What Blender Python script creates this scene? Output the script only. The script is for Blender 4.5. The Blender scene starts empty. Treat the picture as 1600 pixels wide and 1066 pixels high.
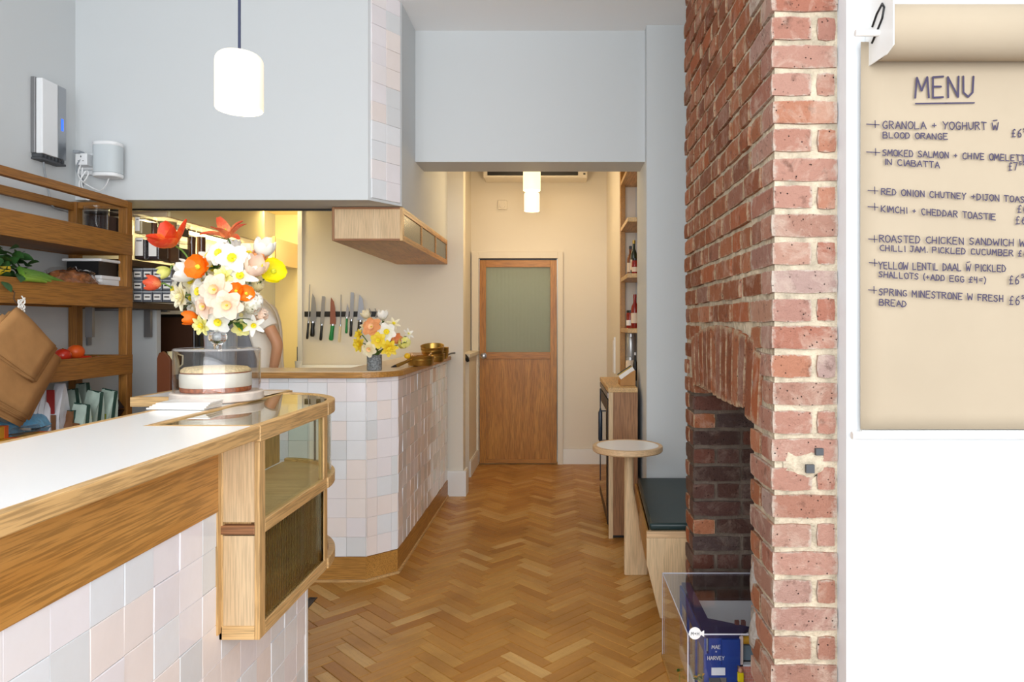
import bpy, math, random
from math import pi, sin, cos, radians as R
from mathutils import Vector, Matrix, noise
random.seed(7)
rnd = random.uniform
C = bpy.context.scene.collection
S = bpy.context.scene

# ------------------------------------------------------------------ camera, world, sun / window light, exposure
F, VX, VY, H = 1067.0, 874.0, 506.0, 1.36
cam = bpy.data.cameras.new('camera'); camo = bpy.data.objects.new('camera', cam); C.objects.link(camo)
camo.location = (0, 0, H); camo.rotation_euler = (R(90), 0, 0)
cam.sensor_width = 36; cam.lens = F / 1600 * 36
cam.shift_x = -74 / 1600; cam.shift_y = -27 / 1600
cam.clip_start = 0.05
S.camera = camo
S.view_settings.view_transform = 'Standard'; S.view_settings.look = 'None'
S.view_settings.gamma = 1; S.view_settings.use_curve_mapping = False
S.view_settings.exposure = 0.85
w = bpy.data.worlds.new('world'); S.world = w; w.use_nodes = True
w.node_tree.nodes['Background'].inputs[0].default_value = (0.90, 0.95, 1.0, 1)
w.node_tree.nodes['Background'].inputs[1].default_value = 0.85

def area(name, loc, target, sx, sy, power, col, spread=180):
    l = bpy.data.lights.new(name, 'AREA'); l.shape = 'RECTANGLE'; l.size = sx; l.size_y = sy
    l.energy = power; l.color = col; l.spread = R(spread)
    o = bpy.data.objects.new(name, l); C.objects.link(o); o.location = loc
    o.rotation_euler = (Vector(target) - Vector(loc)).to_track_quat('-Z', 'Y').to_euler()
    return o
area('shop_window_daylight', (0.3, -1.35, 1.75), (0.1, 3.0, 1.35), 4.4, 2.5, 92, (0.95, 0.98, 1.0))
area('kitchen_back_fill', (-2.3, 5.45, 2.33), (-2.25, 6.0, 0.9), 0.36, 0.36, 8.0, (1.0, 0.80, 0.40))  # unseen fill lamp, added to brighten the kitchen's back wall
area('corridor_ceiling_light', (-0.2, 5.5, 3.04), (-0.2, 5.5, 0), 0.6, 0.9, 3.2, (1.0, 0.74, 0.44))
EXTRA_LIGHTS = True

# ------------------------------------------------------------------ helpers
def P(px, py, D): return Vector(((px - VX) * D / F, D, H - (py - VY) * D / F))
def DX(px, X): return X * F / (px - VX)
def PX(px, py, X): return P(px, py, DX(px, X))

class G:
    def __init__(s): s.v = []; s.f = []; s.m = []; s.mi = 0
    def add(s, vs, fs, T=None):
        n = len(s.v)
        s.v += [tuple(T @ Vector(p)) if T else tuple(p) for p in vs]
        s.f += [tuple(i + n for i in f) for f in fs]; s.m += [s.mi] * len(fs); return s
    def box(s, a, b, T=None):
        x0, y0, z0 = [min(a[i], b[i]) for i in range(3)]; x1, y1, z1 = [max(a[i], b[i]) for i in range(3)]
        return s.add([(x0,y0,z0),(x1,y0,z0),(x1,y1,z0),(x0,y1,z0),(x0,y0,z1),(x1,y0,z1),(x1,y1,z1),(x0,y1,z1)],
                     [(0,3,2,1),(4,5,6,7),(0,1,5,4),(1,2,6,5),(2,3,7,6),(3,0,4,7)], T)
    def cbox(s, c, d, T=None):
        return s.box([c[i]-d[i]/2 for i in range(3)], [c[i]+d[i]/2 for i in range(3)], T)
    def prism(s, pts, a, b, axis='z', T=None):   # polygon extruded along an axis; pts are the two other coordinates in x,y,z order
        def mk(p, h):
            return (p[0], p[1], h) if axis == 'z' else ((p[0], h, p[1]) if axis == 'y' else (h, p[0], p[1]))
        n = len(pts); vs = [mk(p, a) for p in pts] + [mk(p, b) for p in pts]
        fs = [tuple(range(n))[::-1], tuple(range(n, 2*n))] + [(i, (i+1) % n, n+(i+1) % n, n+i) for i in range(n)]
        ar = sum(pts[i][0]*pts[(i+1) % n][1] - pts[(i+1) % n][0]*pts[i][1] for i in range(n))
        flip = (ar < 0) != (axis == 'y')
        if b < a: flip = not flip
        if flip: fs = [f[::-1] for f in fs]
        return s.add(vs, fs, T)
    def lathe(s, prof, n=24, c=(0,0,0), T=None, caps=True, wob=None):
        vs = []
        for r, z in prof:
            for i in range(n):
                a = 2*pi*i/n; rr = r * (1 + (wob(a, z) if wob else 0))
                vs.append((c[0]+rr*cos(a), c[1]+rr*sin(a), c[2]+z))
        fs = []
        for k in range(len(prof)-1):
            for i in range(n):
                j = (i+1) % n; fs.append((k*n+i, k*n+j, (k+1)*n+j, (k+1)*n+i))
        if caps: fs.append(tuple(range(n))[::-1]); fs.append(tuple(range((len(prof)-1)*n, len(prof)*n)))
        return s.add(vs, fs, T)
    def cyl(s, a, b, r, n=12, r2=None):
        return s.tube([a, b], [r, r if r2 is None else r2], n)
    def tube(s, pts, r, n=8):
        pts = [Vector(p) for p in pts]; k = len(pts)
        rs = r if isinstance(r, (list, tuple)) else [r]*k
        t0 = (pts[1]-pts[0]).normalized(); up = Vector((0,0,1)) if abs(t0.z) < .9 else Vector((1,0,0))
        u = t0.cross(up).normalized(); vs = []
        for i, p in enumerate(pts):
            t = (pts[min(i+1,k-1)]-pts[max(i-1,0)]).normalized()
            u = (u - t*u.dot(t)).normalized(); w_ = t.cross(u)
            for j in range(n):
                a = 2*pi*j/n; vs.append(p + (u*cos(a)+w_*sin(a))*rs[i])
        fs = [(i*n+j, i*n+(j+1) % n, (i+1)*n+(j+1) % n, (i+1)*n+j) for i in range(k-1) for j in range(n)]
        fs = fs + [tuple(range(n))[::-1], tuple(range((k-1)*n, k*n))]
        return s.add(vs, fs)
    def ball(s, c, r, n=16, m=10, T=None, wob=0):
        rx, ry, rz = (r, r, r) if not isinstance(r, (tuple, list)) else r
        vs = [(c[0], c[1], c[2]-rz)]
        for k in range(1, m):
            ph = -pi/2 + pi*k/m
            for i in range(n):
                a = 2*pi*i/n; q = 1 + (noise.noise(Vector((cos(a)*2, sin(a)*2, ph*2+c[0]*9)))*wob if wob else 0)
                vs.append((c[0]+rx*q*cos(ph)*cos(a), c[1]+ry*q*cos(ph)*sin(a), c[2]+rz*q*sin(ph)))
        vs.append((c[0], c[1], c[2]+rz)); L = len(vs)-1
        fs = [(0, 1+(i+1) % n, 1+i) for i in range(n)]
        for k in range(m-2):
            fs += [(1+k*n+i, 1+k*n+(i+1) % n, 1+(k+1)*n+(i+1) % n, 1+(k+1)*n+i) for i in range(n)]
        fs += [(L, 1+(m-2)*n+i, 1+(m-2)*n+(i+1) % n) for i in range(n)]
        return s.add(vs, fs, T)
    def grid(s, fn, nu, nv, T=None):
        vs = [fn(i/nu, j/nv) for i in range(nu+1) for j in range(nv+1)]
        fs = [(i*(nv+1)+j, (i+1)*(nv+1)+j, (i+1)*(nv+1)+j+1, i*(nv+1)+j+1) for i in range(nu) for j in range(nv)]
        return s.add(vs, fs, T)

MW = {}      # world matrices of everything built so far
def obj(name, g, mt, parent=None, smooth=None, bevel=0, world=True, sub=0, solid=0, label=None):
    me = bpy.data.meshes.new(name); vs = g.v
    o = bpy.data.objects.new(name, me)
    if parent is None:
        if world:
            xs = [v[0] for v in vs]; ys = [v[1] for v in vs]; zs = [v[2] for v in vs]
            c = Vector(((min(xs)+max(xs))/2, (min(ys)+max(ys))/2, min(zs)))
            vs = [tuple(Vector(v)-c) for v in vs]; o.location = c; MW[o] = Matrix.Translation(c)
        else: MW[o] = Matrix.Identity(4)
    else:
        o.parent = parent; M = MW[parent]; MW[o] = M.copy()
        if world:
            Mi = M.inverted(); vs = [tuple(Mi @ Vector(v)) for v in vs]
    me.from_pydata(vs, [], g.f); me.update()
    for mm in (mt if isinstance(mt, (list, tuple)) else [mt]): me.materials.append(mm)
    if isinstance(mt, (list, tuple)): me.polygons.foreach_set('material_index', g.m)
    if smooth is not None:
        me.polygons.foreach_set('use_smooth', [True]*len(me.polygons))
        if smooth: me.set_sharp_from_angle(angle=R(smooth))
    C.objects.link(o)
    if solid: q = o.modifiers.new('solid', 'SOLIDIFY'); q.thickness = solid; q.offset = 0
    if bevel:
        q = o.modifiers.new('bevel', 'BEVEL'); q.width = bevel; q.segments = 2; q.limit_method = 'ANGLE'
    if sub: q = o.modifiers.new('sub', 'SUBSURF'); q.levels = sub; q.render_levels = sub
    if label: o['label'] = label
    return o
def tag(o, label, cat, group=None, kind=None):
    if label: o['label'] = label
    if cat: o['category'] = cat
    if group: o['group'] = group
    if kind: o['kind'] = kind
    return o
def thing(name, loc, label=None, cat=None, group=None, rot=(0,0,0), kind=None, M=None):
    o = bpy.data.objects.new(name, None); C.objects.link(o); o.empty_display_size = .05
    if M is None:
        o.location = loc; o.rotation_euler = rot
        M = Matrix.Translation(Vector(loc)) @ (Vector((0,0,0)) and Matrix.Identity(4) or Matrix.Identity(4))
        from mathutils import Euler
        M = Matrix.Translation(Vector(loc)) @ Euler(rot).to_matrix().to_4x4()
    else: o.matrix_world = M
    MW[o] = M.copy()
    return tag(o, label, cat, group, kind)
def struct(name, g, mt, **k):
    o = obj(name, g, mt, **k)
    if k.get('parent') is None: o['kind'] = 'structure'
    return o
def bx(a, b): return G().box(a, b)
def inst(name, me, parent, M):      # a child sharing mesh data, M local to parent
    o = bpy.data.objects.new(name, me); C.objects.link(o); o.parent = parent; o.matrix_local = M
    return o
def clone(root, M=None, loc=None, label=None, group=None, cat=None):
    r = root.copy(); C.objects.link(r)
    if M is not None: r.matrix_world = M
    if loc is not None: r.location = loc
    if label: r['label'] = label
    if group: r['group'] = group
    for ch in list(root.children):
        c = ch.copy(); C.objects.link(c); c.parent = r
        for gch in ch.children:
            d = gch.copy(); C.objects.link(d); d.parent = c
    return r

# ------------------------------------------------------------------ materials
def srgb(*c):
    return tuple(((x/255)/12.92 if x/255 <= .04045 else ((x/255+.055)/1.055)**2.4) for x in c) + (1,)
class NT:
    def __init__(s, name):
        s.m = bpy.data.materials.new(name); s.m.use_nodes = True; s.t = s.m.node_tree
        s.b = s.t.nodes['Principled BSDF']; s.out = s.t.nodes['Material Output']
    def n(s, typ, ins=None, **kw):
        nd = s.t.nodes.new('ShaderNode'+typ)
        for k, v in kw.items(): setattr(nd, k, v)
        for k, v in (ins or {}).items():
            if isinstance(v, bpy.types.NodeSocket): s.t.links.new(v, nd.inputs[k])
            else: nd.inputs[k].default_value = v
        return nd
    def l(s, a, b): s.t.links.new(a, b)
    def ramp(s, fac, stops, interp='LINEAR'):
        r = s.t.nodes.new('ShaderNodeValToRGB'); s.l(fac, r.inputs[0]); cr = r.color_ramp; cr.interpolation = interp
        while len(cr.elements) < len(stops): cr.elements.new(.5)
        for e, (p, c) in zip(cr.elements, stops): e.position = p; e.color = c
        return r.outputs[0]
    def mix(s, a, b, fac, bt='MIX'):
        m = s.t.nodes.new('ShaderNodeMix'); m.data_type = 'RGBA'; m.blend_type = bt
        for sock, v in ((m.inputs[0], fac), (m.inputs[6], a), (m.inputs[7], b)):
            if isinstance(v, bpy.types.NodeSocket): s.l(v, sock)
            else: sock.default_value = v
        return m.outputs[2]
    def bump(s, h, strength, dist=.002, nrm=None):
        b = s.n('Bump', {'Strength': strength, 'Distance': dist, 'Height': h})
        s.l(b.outputs[0], s.b.inputs['Normal']); return b.outputs[0]
    def rnd(s):
        oi = s.n('ObjectInfo'); ge = s.n('NewGeometry')
        a = s.n('Math', {0: oi.outputs['Random'], 1: ge.outputs['Random Per Island']}, operation='ADD')
        return s.n('Math', {0: a.outputs[0]}, operation='FRACT').outputs[0]
def mat(name, col, rough=.5, metal=0, spec=.5, bump=None, var=None, coat=0, trans=0, emit=None, sheen=0, sss=0, ior=None):
    t = NT(name); b = t.b
    b.inputs['Base Color'].default_value = col; b.inputs['Roughness'].default_value = rough
    b.inputs['Metallic'].default_value = metal; b.inputs['Specular IOR Level'].default_value = spec
    b.inputs['Coat Weight'].default_value = coat; b.inputs['Transmission Weight'].default_value = trans
    b.inputs['Sheen Weight'].default_value = sheen
    if sss: b.inputs['Subsurface Weight'].default_value = sss; b.inputs['Subsurface Scale'].default_value = .01
    if ior: b.inputs['IOR'].default_value = ior
    if emit: b.inputs['Emission Color'].default_value = emit[0]; b.inputs['Emission Strength'].default_value = emit[1]
    if bump or var: co = t.n('NewGeometry').outputs['Position']
    if var:
        nz = t.n('TexNoise', {'Vector': co, 'Scale': var[0], 'Detail': 4})
        c2 = tuple(max(0, x*(1-var[1])) for x in col[:3])+(1,); c3 = tuple(min(1, x*(1+var[1])) for x in col[:3])+(1,)
        t.l(t.ramp(nz.outputs[0], [(.3, c2), (.7, c3)]), b.inputs['Base Color'])
    if bump:
        nz = t.n('TexNoise', {'Vector': co, 'Scale': bump[0], 'Detail': 5})
        t.bump(nz.outputs[0], bump[1], bump[2] if len(bump) > 2 else .002)
    return t.m
def wood(name, c1, c2, axis=0, rough=.42, fig=.5, pore=.35, spec=.45):
    t = NT(name); tc = t.n('TexCoord'); oi = t.n('ObjectInfo')
    off = t.n('VectorMath', {0: tc.outputs['Object']}, operation='ADD')
    mm = t.n('Math', {0: oi.outputs['Random'], 1: 7.0}, operation='MULTIPLY')
    cv = t.n('CombineXYZ', {0: mm.outputs[0], 1: mm.outputs[0], 2: mm.outputs[0]}); t.l(cv.outputs[0], off.inputs[1])
    def mp(al, ac):
        sc = [ac]*3; sc[axis] = al
        return t.n('Mapping', {'Vector': off.outputs[0], 'Scale': sc}).outputs[0]
    n1 = t.n('TexNoise', {'Vector': mp(1.0, 9), 'Scale': 1.0, 'Detail': 3, 'Distortion': .8})
    # growth-ring figure: contour lines of a smooth stretched noise
    n0 = t.n('TexNoise', {'Vector': mp(.75, 4.5), 'Scale': 1.0, 'Detail': 1.5})
    k = t.n('Math', {0: n0.outputs[0], 1: 34.0}, operation='MULTIPLY')
    sn = t.n('Math', {0: k.outputs[0]}, operation='SINE')
    rg = t.n('MapRange', {0: sn.outputs[0], 1: -1.0, 2: 1.0})
    base = t.mix(c1, c2, n1.outputs[0])
    base = t.mix(base, c2, t.n('Math', {0: rg.outputs[0], 1: fig}, operation='MULTIPLY').outputs[0])
    n2 = t.n('TexNoise', {'Vector': mp(9, 230), 'Scale': 1.0, 'Detail': 3})
    dk = t.ramp(n2.outputs[0], [(.40, (1-pore,)*3+(1,)), (.56, (1,1,1,1))])
    t.l(t.mix(base, dk, 1.0, 'MULTIPLY'), t.b.inputs['Base Color'])
    t.b.inputs['Roughness'].default_value = rough; t.b.inputs['Specular IOR Level'].default_value = spec
    t.bump(n2.outputs[0], .12, .001)
    return t.m
def schlick(t, f0=.04):
    ge = t.n('NewGeometry'); d = t.n('VectorMath', {0: ge.outputs['Incoming'], 1: ge.outputs['Normal']}, operation='DOT_PRODUCT')
    a = t.n('Math', {0: d.outputs['Value']}, operation='ABSOLUTE'); b = t.n('Math', {0: 1.0, 1: a.outputs[0]}, operation='SUBTRACT')
    c = t.n('Math', {0: b.outputs[0], 1: 5.0}, operation='POWER')
    return t.n('MapRange', {0: c.outputs[0], 1: 0.0, 2: 1.0, 3: f0, 4: 1.0}).outputs[0]
def glass(name, tint=(1,1,1,1), ior=1.45, rough=0.0, spec=(1,1,1,1)):
    t = NT(name); t.t.nodes.remove(t.b)
    tr = t.n('BsdfTransparent', {0: tint}); gl = t.n('BsdfGlossy', {'Color': spec, 'Roughness': rough})
    mx = t.n('MixShader')
    t.l(schlick(t), mx.inputs[0]); t.l(tr.outputs[0], mx.inputs[1]); t.l(gl.outputs[0], mx.inputs[2])
    t.l(mx.outputs[0], t.out.inputs[0]); return t.m
def frosted(name, col, f=.55, rough=.18, tint=(.8,.85,.75,1)):
    t = NT(name); t.t.nodes.remove(t.b)
    tr = t.n('BsdfTransparent', {0: tint}); tl = t.n('BsdfTranslucent', {0: col}); df = t.n('BsdfDiffuse', {0: col})
    gl = t.n('BsdfGlossy', {'Roughness': rough}); fr = schlick(t)
    m1 = t.n('MixShader', {0: .5}); t.l(tl.outputs[0], m1.inputs[1]); t.l(df.outputs[0], m1.inputs[2])
    m2 = t.n('MixShader', {0: f}); t.l(tr.outputs[0], m2.inputs[1]); t.l(m1.outputs[0], m2.inputs[2])
    m3 = t.n('MixShader'); t.l(fr, m3.inputs[0]); t.l(m2.outputs[0], m3.inputs[1]); t.l(gl.outputs[0], m3.inputs[2])
    t.l(m3.outputs[0], t.out.inputs[0]); return t.m
def petal_mat(name, c1, c2, c3=None):      # base to tip gradient is the petal's own colour (uses the petal's own length axis x)
    t = NT(name); tc = t.n('TexCoord'); sx = t.n('SeparateXYZ', {0: tc.outputs['Generated']})
    nz = t.n('TexNoise', {'Vector': tc.outputs['Generated'], 'Scale': 6.0, 'Detail': 3})
    f = t.n('Math', {0: sx.outputs[0], 1: nz.outputs[0]}, operation='ADD')
    f2 = t.n('Math', {0: f.outputs[0], 1: .4}, operation='SUBTRACT')
    c = t.ramp(f2.outputs[0], [(.1, c1), (.8, c2)])
    t.l(c, t.b.inputs['Base Color']); t.b.inputs['Roughness'].default_value = .5
    tl = t.n('BsdfTranslucent'); t.l(c, tl.inputs[0]); mx = t.n('MixShader', {0: .35})
    t.l(t.b.outputs[0], mx.inputs[1]); t.l(tl.outputs[0], mx.inputs[2]); t.l(mx.outputs[0], t.out.inputs[0])
    return t.m

M_wall = mat('white_plaster', srgb(206, 210, 212), .75, spec=.2, bump=(60, .05, .002))
M_ceil = mat('ceiling_paint', srgb(246, 247, 248), .8, spec=.2)
M_cream = mat('cream_paint', srgb(228, 221, 208), .65, spec=.3, bump=(50, .04, .002))
M_gloss = mat('white_gloss_paint', srgb(236, 236, 234), .35, spec=.5)
M_wallR = mat('bright_white_paint', srgb(222, 226, 230), .6, spec=.3, bump=(40, .04, .002))
M_yel = mat("kitchen_yellow_paint", srgb(244, 230, 184), .6, spec=.3)
OK1, OK2 = srgb(228, 192, 138), srgb(200, 156, 98)
M_oakX = wood('pale_oak_x', OK1, OK2, 0); M_oakY = wood('pale_oak_y', OK1, OK2, 1); M_oakZ = wood('pale_oak_z', OK1, OK2, 2)
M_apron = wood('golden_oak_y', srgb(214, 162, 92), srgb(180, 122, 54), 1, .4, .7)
M_kick = wood('plinth_oak', srgb(198, 146, 74), srgb(172, 120, 54), 1, .4, .4)
M_kickx = wood('plinth_oak_x', srgb(198, 146, 74), srgb(172, 120, 54), 0, .4, .4)
M_rackY = wood('rack_oak_y', srgb(174, 120, 52), srgb(138, 88, 34), 1, .5, .4)
M_rackX = wood('rack_oak_x', srgb(174, 120, 52), srgb(138, 88, 34), 0, .5, .4)
M_rackZ = wood('rack_oak_z', srgb(174, 120, 52), srgb(138, 88, 34), 2, .5, .4)
M_doorZ = wood('door_oak_z', srgb(206, 148, 66), srgb(170, 112, 42), 2, .38, .6)
M_doorX = wood('door_oak_x', srgb(204, 144, 64), srgb(166, 108, 42), 0, .38, .4)
M_ashZ = wood('light_ash_z', srgb(226, 200, 162), srgb(204, 172, 130), 2, .5, .4, .2)
M_ashX = wood('light_ash_x', srgb(226, 196, 156), srgb(204, 166, 124), 0, .5, .4, .2)
M_brnZ = wood('brown_veneer_z', srgb(178, 132, 92), srgb(150, 104, 68), 2, .5, .55)
M_brnX = wood('walnut_strip', srgb(172, 120, 80), srgb(146, 98, 62), 0, .5, .3)
M_shelf = wood('dark_shelf', srgb(92, 68, 44), srgb(62, 44, 28), 1, .5, .3)
M_lam = mat('white_laminate', srgb(250, 251, 252), .22, spec=.5)
M_creamlam = mat('cream_laminate', srgb(226, 204, 172), .3)
M_glass = glass('clear_glass', (.97, .985, .975, 1))
M_glassg = glass('green_edge_glass', (.93, .97, .92, 1), 1.5)
M_acry = glass('clear_acrylic', (.93, .94, .96, 1), 1.5)
M_reed = mat('reeded_glass_dark', srgb(214, 208, 168), .06, trans=1, ior=1.4)
M_reedD = frosted('reeded_glass_door', srgb(206, 212, 200), .9, .2)
M_pane = frosted('cabinet_pane_glass', srgb(150, 150, 124), .6, .2)
M_black = mat('black_metal', srgb(18, 18, 20), .4)
M_blackpl = mat('black_plastic', srgb(20, 20, 22), .35)
M_navy = mat('navy_enamel', srgb(28, 42, 58), .3)
M_steel = mat('brushed_steel', srgb(176, 178, 182), .28, metal=1)
M_steelD = mat('dull_steel', srgb(150, 150, 152), .45, metal=.8)
M_white = mat('white_plastic', srgb(232, 234, 236), .35)
M_grey = mat('grey_plastic', srgb(150, 156, 162), .5)
M_greyD = mat('dark_grey', srgb(70, 72, 76), .6)
M_brass = mat('brass_pan', srgb(176, 140, 70), .3, metal=.85, bump=(30, .2, .001))
M_paperW = mat('white_paper', srgb(235, 233, 228), .7)
M_kraft = mat('kraft_paper', srgb(172, 157, 136), .85, spec=.1, var=(3, .04))
M_bag = mat('kraft_bag', srgb(178, 132, 84), .8, spec=.2, var=(10, .12), bump=(30, .3, .003))
M_ink = mat('marker_ink', srgb(52, 42, 72), .6)
M_leather = mat('dark_green_leather', srgb(16, 42, 44), .38, bump=(220, .12, .001))
M_stem = mat('stem_green', srgb(96, 128, 52), .5)
M_leaf = mat('leaf_green', srgb(62, 104, 36), .45, var=(14, .3))

def tile_material():
    t = NT('zellige_tile'); r = t.rnd()
    col = t.ramp(r, [(0, srgb(240,234,235)), (.14, srgb(236,238,242)), (.30, srgb(242,231,227)), (.42, srgb(224,227,230)),
                     (.54, srgb(241,236,240)), (.66, srgb(243,233,229)), (.8, srgb(238,233,237)), (.92, srgb(231,235,240))], 'CONSTANT')
    ge = t.n('NewGeometry')
    nz = t.n('TexNoise', {'Vector': ge.outputs['Position'], 'Scale': 9.0, 'Detail': 3})
    col = t.mix(col, srgb(206, 200, 196), t.n('Math', {0: nz.outputs[0], 1: .25}, operation='MULTIPLY').outputs[0])
    t.l(col, t.b.inputs['Base Color']); t.b.inputs['Roughness'].default_value = .08
    nb = t.n('TexNoise', {'Vector': ge.outputs['Position'], 'Scale': 22.0, 'Detail': 2})
    t.bump(nb.outputs[0], .25, .004)
    return t.m
M_tile = tile_material()
M_grout = mat('tile_grout', srgb(240, 236, 232), .7)

def brick_material(name, stops, smear=.25, rough=.85, lime=srgb(196, 176, 146), edge=.75):
    t = NT(name); r = t.rnd(); ge = t.n('NewGeometry'); po = ge.outputs['Position']
    col = t.ramp(r, stops)
    n1 = t.n('TexNoise', {'Vector': po, 'Scale': 22.0, 'Detail': 6, 'Roughness': .65})
    col = t.mix(col, (.10, .045, .03, 1), t.ramp(n1.outputs[0], [(.56, (0,0,0,1)), (.74, (.75,.75,.75,1))]))
    n2 = t.n('TexNoise', {'Vector': po, 'Scale': 12.0, 'Detail': 7, 'Roughness': .7, 'Distortion': .6})
    col = t.mix(col, srgb(222, 202, 184), t.n('Math', {0: t.ramp(n2.outputs[0], [(.50, (0,0,0,1)), (.66, (1,1,1,1))]), 1: smear}, operation='MULTIPLY').outputs[0])
    tc = t.n('TexCoord'); sp = t.n('SeparateXYZ', {0: tc.outputs['Generated']})
    def ab(k):
        a = t.n('Math', {0: sp.outputs[k], 1: .5}, operation='SUBTRACT'); return t.n('Math', {0: a.outputs[0]}, operation='ABSOLUTE').outputs[0]
    A = [ab(0), ab(1), ab(2)]
    def mm(op, x, y): return t.n('Math', {0: x, 1: y}, operation=op).outputs[0]
    e2 = mm('MAXIMUM', mm('MAXIMUM', mm('MINIMUM', A[0], A[1]), mm('MINIMUM', A[1], A[2])), mm('MINIMUM', A[0], A[2]))
    n5 = t.n('TexNoise', {'Vector': po, 'Scale': 38.0, 'Detail': 5, 'Roughness': .7})
    ed = mm('ADD', e2, mm('MULTIPLY', mm('SUBTRACT', n5.outputs[0], .5), .34))
    col = t.mix(col, lime, mm('MULTIPLY', t.ramp(ed, [(.42, (0,0,0,1)), (.50, (1,1,1,1))]), edge))
    vo = t.n('TexVoronoi', {'Vector': po, 'Scale': 85.0, 'Randomness': 1.0})
    pit = t.ramp(vo.outputs[0], [(.10, (1,1,1,1)), (.20, (0,0,0,1))])
    n3 = t.n('TexNoise', {'Vector': po, 'Scale': 40.0, 'Detail': 2})
    pm = t.n('Math', {0: pit, 1: t.ramp(n3.outputs[0], [(.52, (0,0,0,1)), (.6, (1,1,1,1))])}, operation='MULTIPLY')
    col = t.mix(col, (.03, .02, .02, 1), pm.outputs[0])
    t.l(col, t.b.inputs['Base Color']); t.b.inputs['Roughness'].default_value = rough
    t.b.inputs['Specular IOR Level'].default_value = .25
    n4 = t.n('TexNoise', {'Vector': po, 'Scale': 60.0, 'Detail': 8, 'Roughness': .7})
    hh = t.n('Math', {0: n4.outputs[0], 1: pm.outputs[0]}, operation='SUBTRACT')
    t.bump(hh.outputs[0], 1.0, .012)
    return t.m
M_brick = brick_material('red_brick_warm_lit', [(0, srgb(150,86,56)), (.2, srgb(168,106,74)), (.36, srgb(130,72,46)), (.5, srgb(156,98,68)),
    (.62, srgb(184,120,88)), (.74, srgb(120,74,56)), (.86, srgb(172,96,58)), (1, srgb(146,104,88))], .3)  # aisle-side brick: browner, with the warm light put into its colour
M_brickP = brick_material('lime_brick_daylit', [(0, srgb(178,128,110)), (.2, srgb(186,142,126)), (.36, srgb(168,108,88)), (.5, srgb(178,142,130)),
    (.62, srgb(188,142,118)), (.74, srgb(158,118,106)), (.86, srgb(182,124,98)), (1, srgb(176,150,142))], .42, .9, srgb(206, 194, 180), .8)  # front brick: lime-washed, and pinker with daylight put into its colour
M_brickS = brick_material('sooty_brick', [(0, srgb(92,62,54)), (.3, srgb(74,56,52)), (.5, srgb(104,60,48)), (.7, srgb(86,70,68)), (1, srgb(112,70,58))], .15, .5, srgb(104, 92, 84), .6)
M_mortar = mat('lime_mortar', srgb(192, 178, 156), .9, spec=.1, bump=(70, 1.0, .012), var=(24, .28))
M_mortarS = mat('sooty_mortar', srgb(110, 98, 88), .9, spec=.15, bump=(70, .9, .008), var=(20, .2))

def floor_material():
    t = NT('parquet_oak'); r = t.rnd(); uv = t.n('UVMap')
    mp = t.n('Mapping', {'Vector': uv.outputs[0], 'Scale': (5, 60, 1)})
    sx = t.n('CombineXYZ', {0: r, 1: r, 2: r}); sc = t.n('VectorMath', {0: sx.outputs[0], 3: 40.0}, operation='SCALE')
    ad = t.n('VectorMath', {0: mp.outputs[0], 1: sc.outputs[0]}, operation='ADD')
    n1 = t.n('TexNoise', {'Vector': ad.outputs[0], 'Scale': 1.0, 'Detail': 4})
    col = t.ramp(r, [(0, srgb(196,144,70)), (.2, srgb(184,126,52)), (.35, srgb(208,158,84)), (.5, srgb(190,136,62)),
                     (.64, srgb(172,114,44)), (.78, srgb(200,150,74)), (.9, srgb(222,180,114)), (1, srgb(188,132,58)) ])
    col = t.mix(col, srgb(136, 88, 34), t.n('Math', {0: n1.outputs[0], 1: .55}, operation='MULTIPLY').outputs[0])
    mp2 = t.n('Mapping', {'Vector': uv.outputs[0], 'Scale': (30, 700, 1)})
    n2 = t.n('TexNoise', {'Vector': mp2.outputs[0], 'Scale': 1.0, 'Detail': 2})
    col = t.mix(col, srgb(96, 60, 28), t.ramp(n2.outputs[0], [(.58, (0,0,0,1)), (.72, (.55,.55,.55,1))]))
    ge = t.n('NewGeometry'); n3 = t.n('TexNoise', {'Vector': ge.outputs['Position'], 'Scale': 3.0, 'Detail': 5})
    col = t.mix(col, srgb(122, 78, 28), t.ramp(n3.outputs[0], [(.5, (0,0,0,1)), (.75, (.5,.5,.5,1))]))
    t.l(col, t.b.inputs['Base Color'])
    rr = t.n('MapRange', {0: n3.outputs[0], 1: 0.0, 2: 1.0, 3: .28, 4: .5}); t.l(rr.outputs[0], t.b.inputs['Roughness'])
    t.bump(n2.outputs[0], .08, .001)
    return t.m
M_floor = floor_material()
M_gap = mat('parquet_gap', srgb(62, 38, 20), .9)
# ------------------------------------------------------------------ the setting
XL, XA = -2.58, -0.886            # left wall, aisle side of the tiled counter and bulkhead
ZC = 3.163
floor = struct('floor', bx((-2.75, -1.6, -.06), (2.75, 6.75, -.006)), M_gap)
# herringbone blocks
L_, W_, g_ = .249, .0573, .0011
def block_g(l, w, z=.006):
    g = G(); c = .0016
    vs = [(0,0,-z),(l,0,-z),(l,w,-z),(0,w,-z),(0,0,-c),(l,0,-c),(l,w,-c),(0,w,-c),(c,c,0),(l-c,c,0),(l-c,w-c,0),(c,w-c,0)]
    fs = [(4,5,9,8),(5,6,10,9),(6,7,11,10),(7,4,8,11),(8,9,10,11),(0,1,5,4),(1,2,6,5),(2,3,7,6),(3,0,4,7)]
    return vs, fs
bv, bf = block_g(L_-2*g_, W_-2*g_)
def set_uv(me, uvs):
    uv = me.uv_layers.new(name='UVMap')
    for lp in me.loops: uv.data[lp.index].uv = uvs[lp.vertex_index]
me_block = bpy.data.meshes.new('parquet_block'); me_block.from_pydata(bv, [], bf); me_block.materials.append(M_floor)
set_uv(me_block, [(v[0], v[1]) for v in bv])
Rm = Matrix.Rotation(R(-45), 4, 'Z')
cells = []
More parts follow.
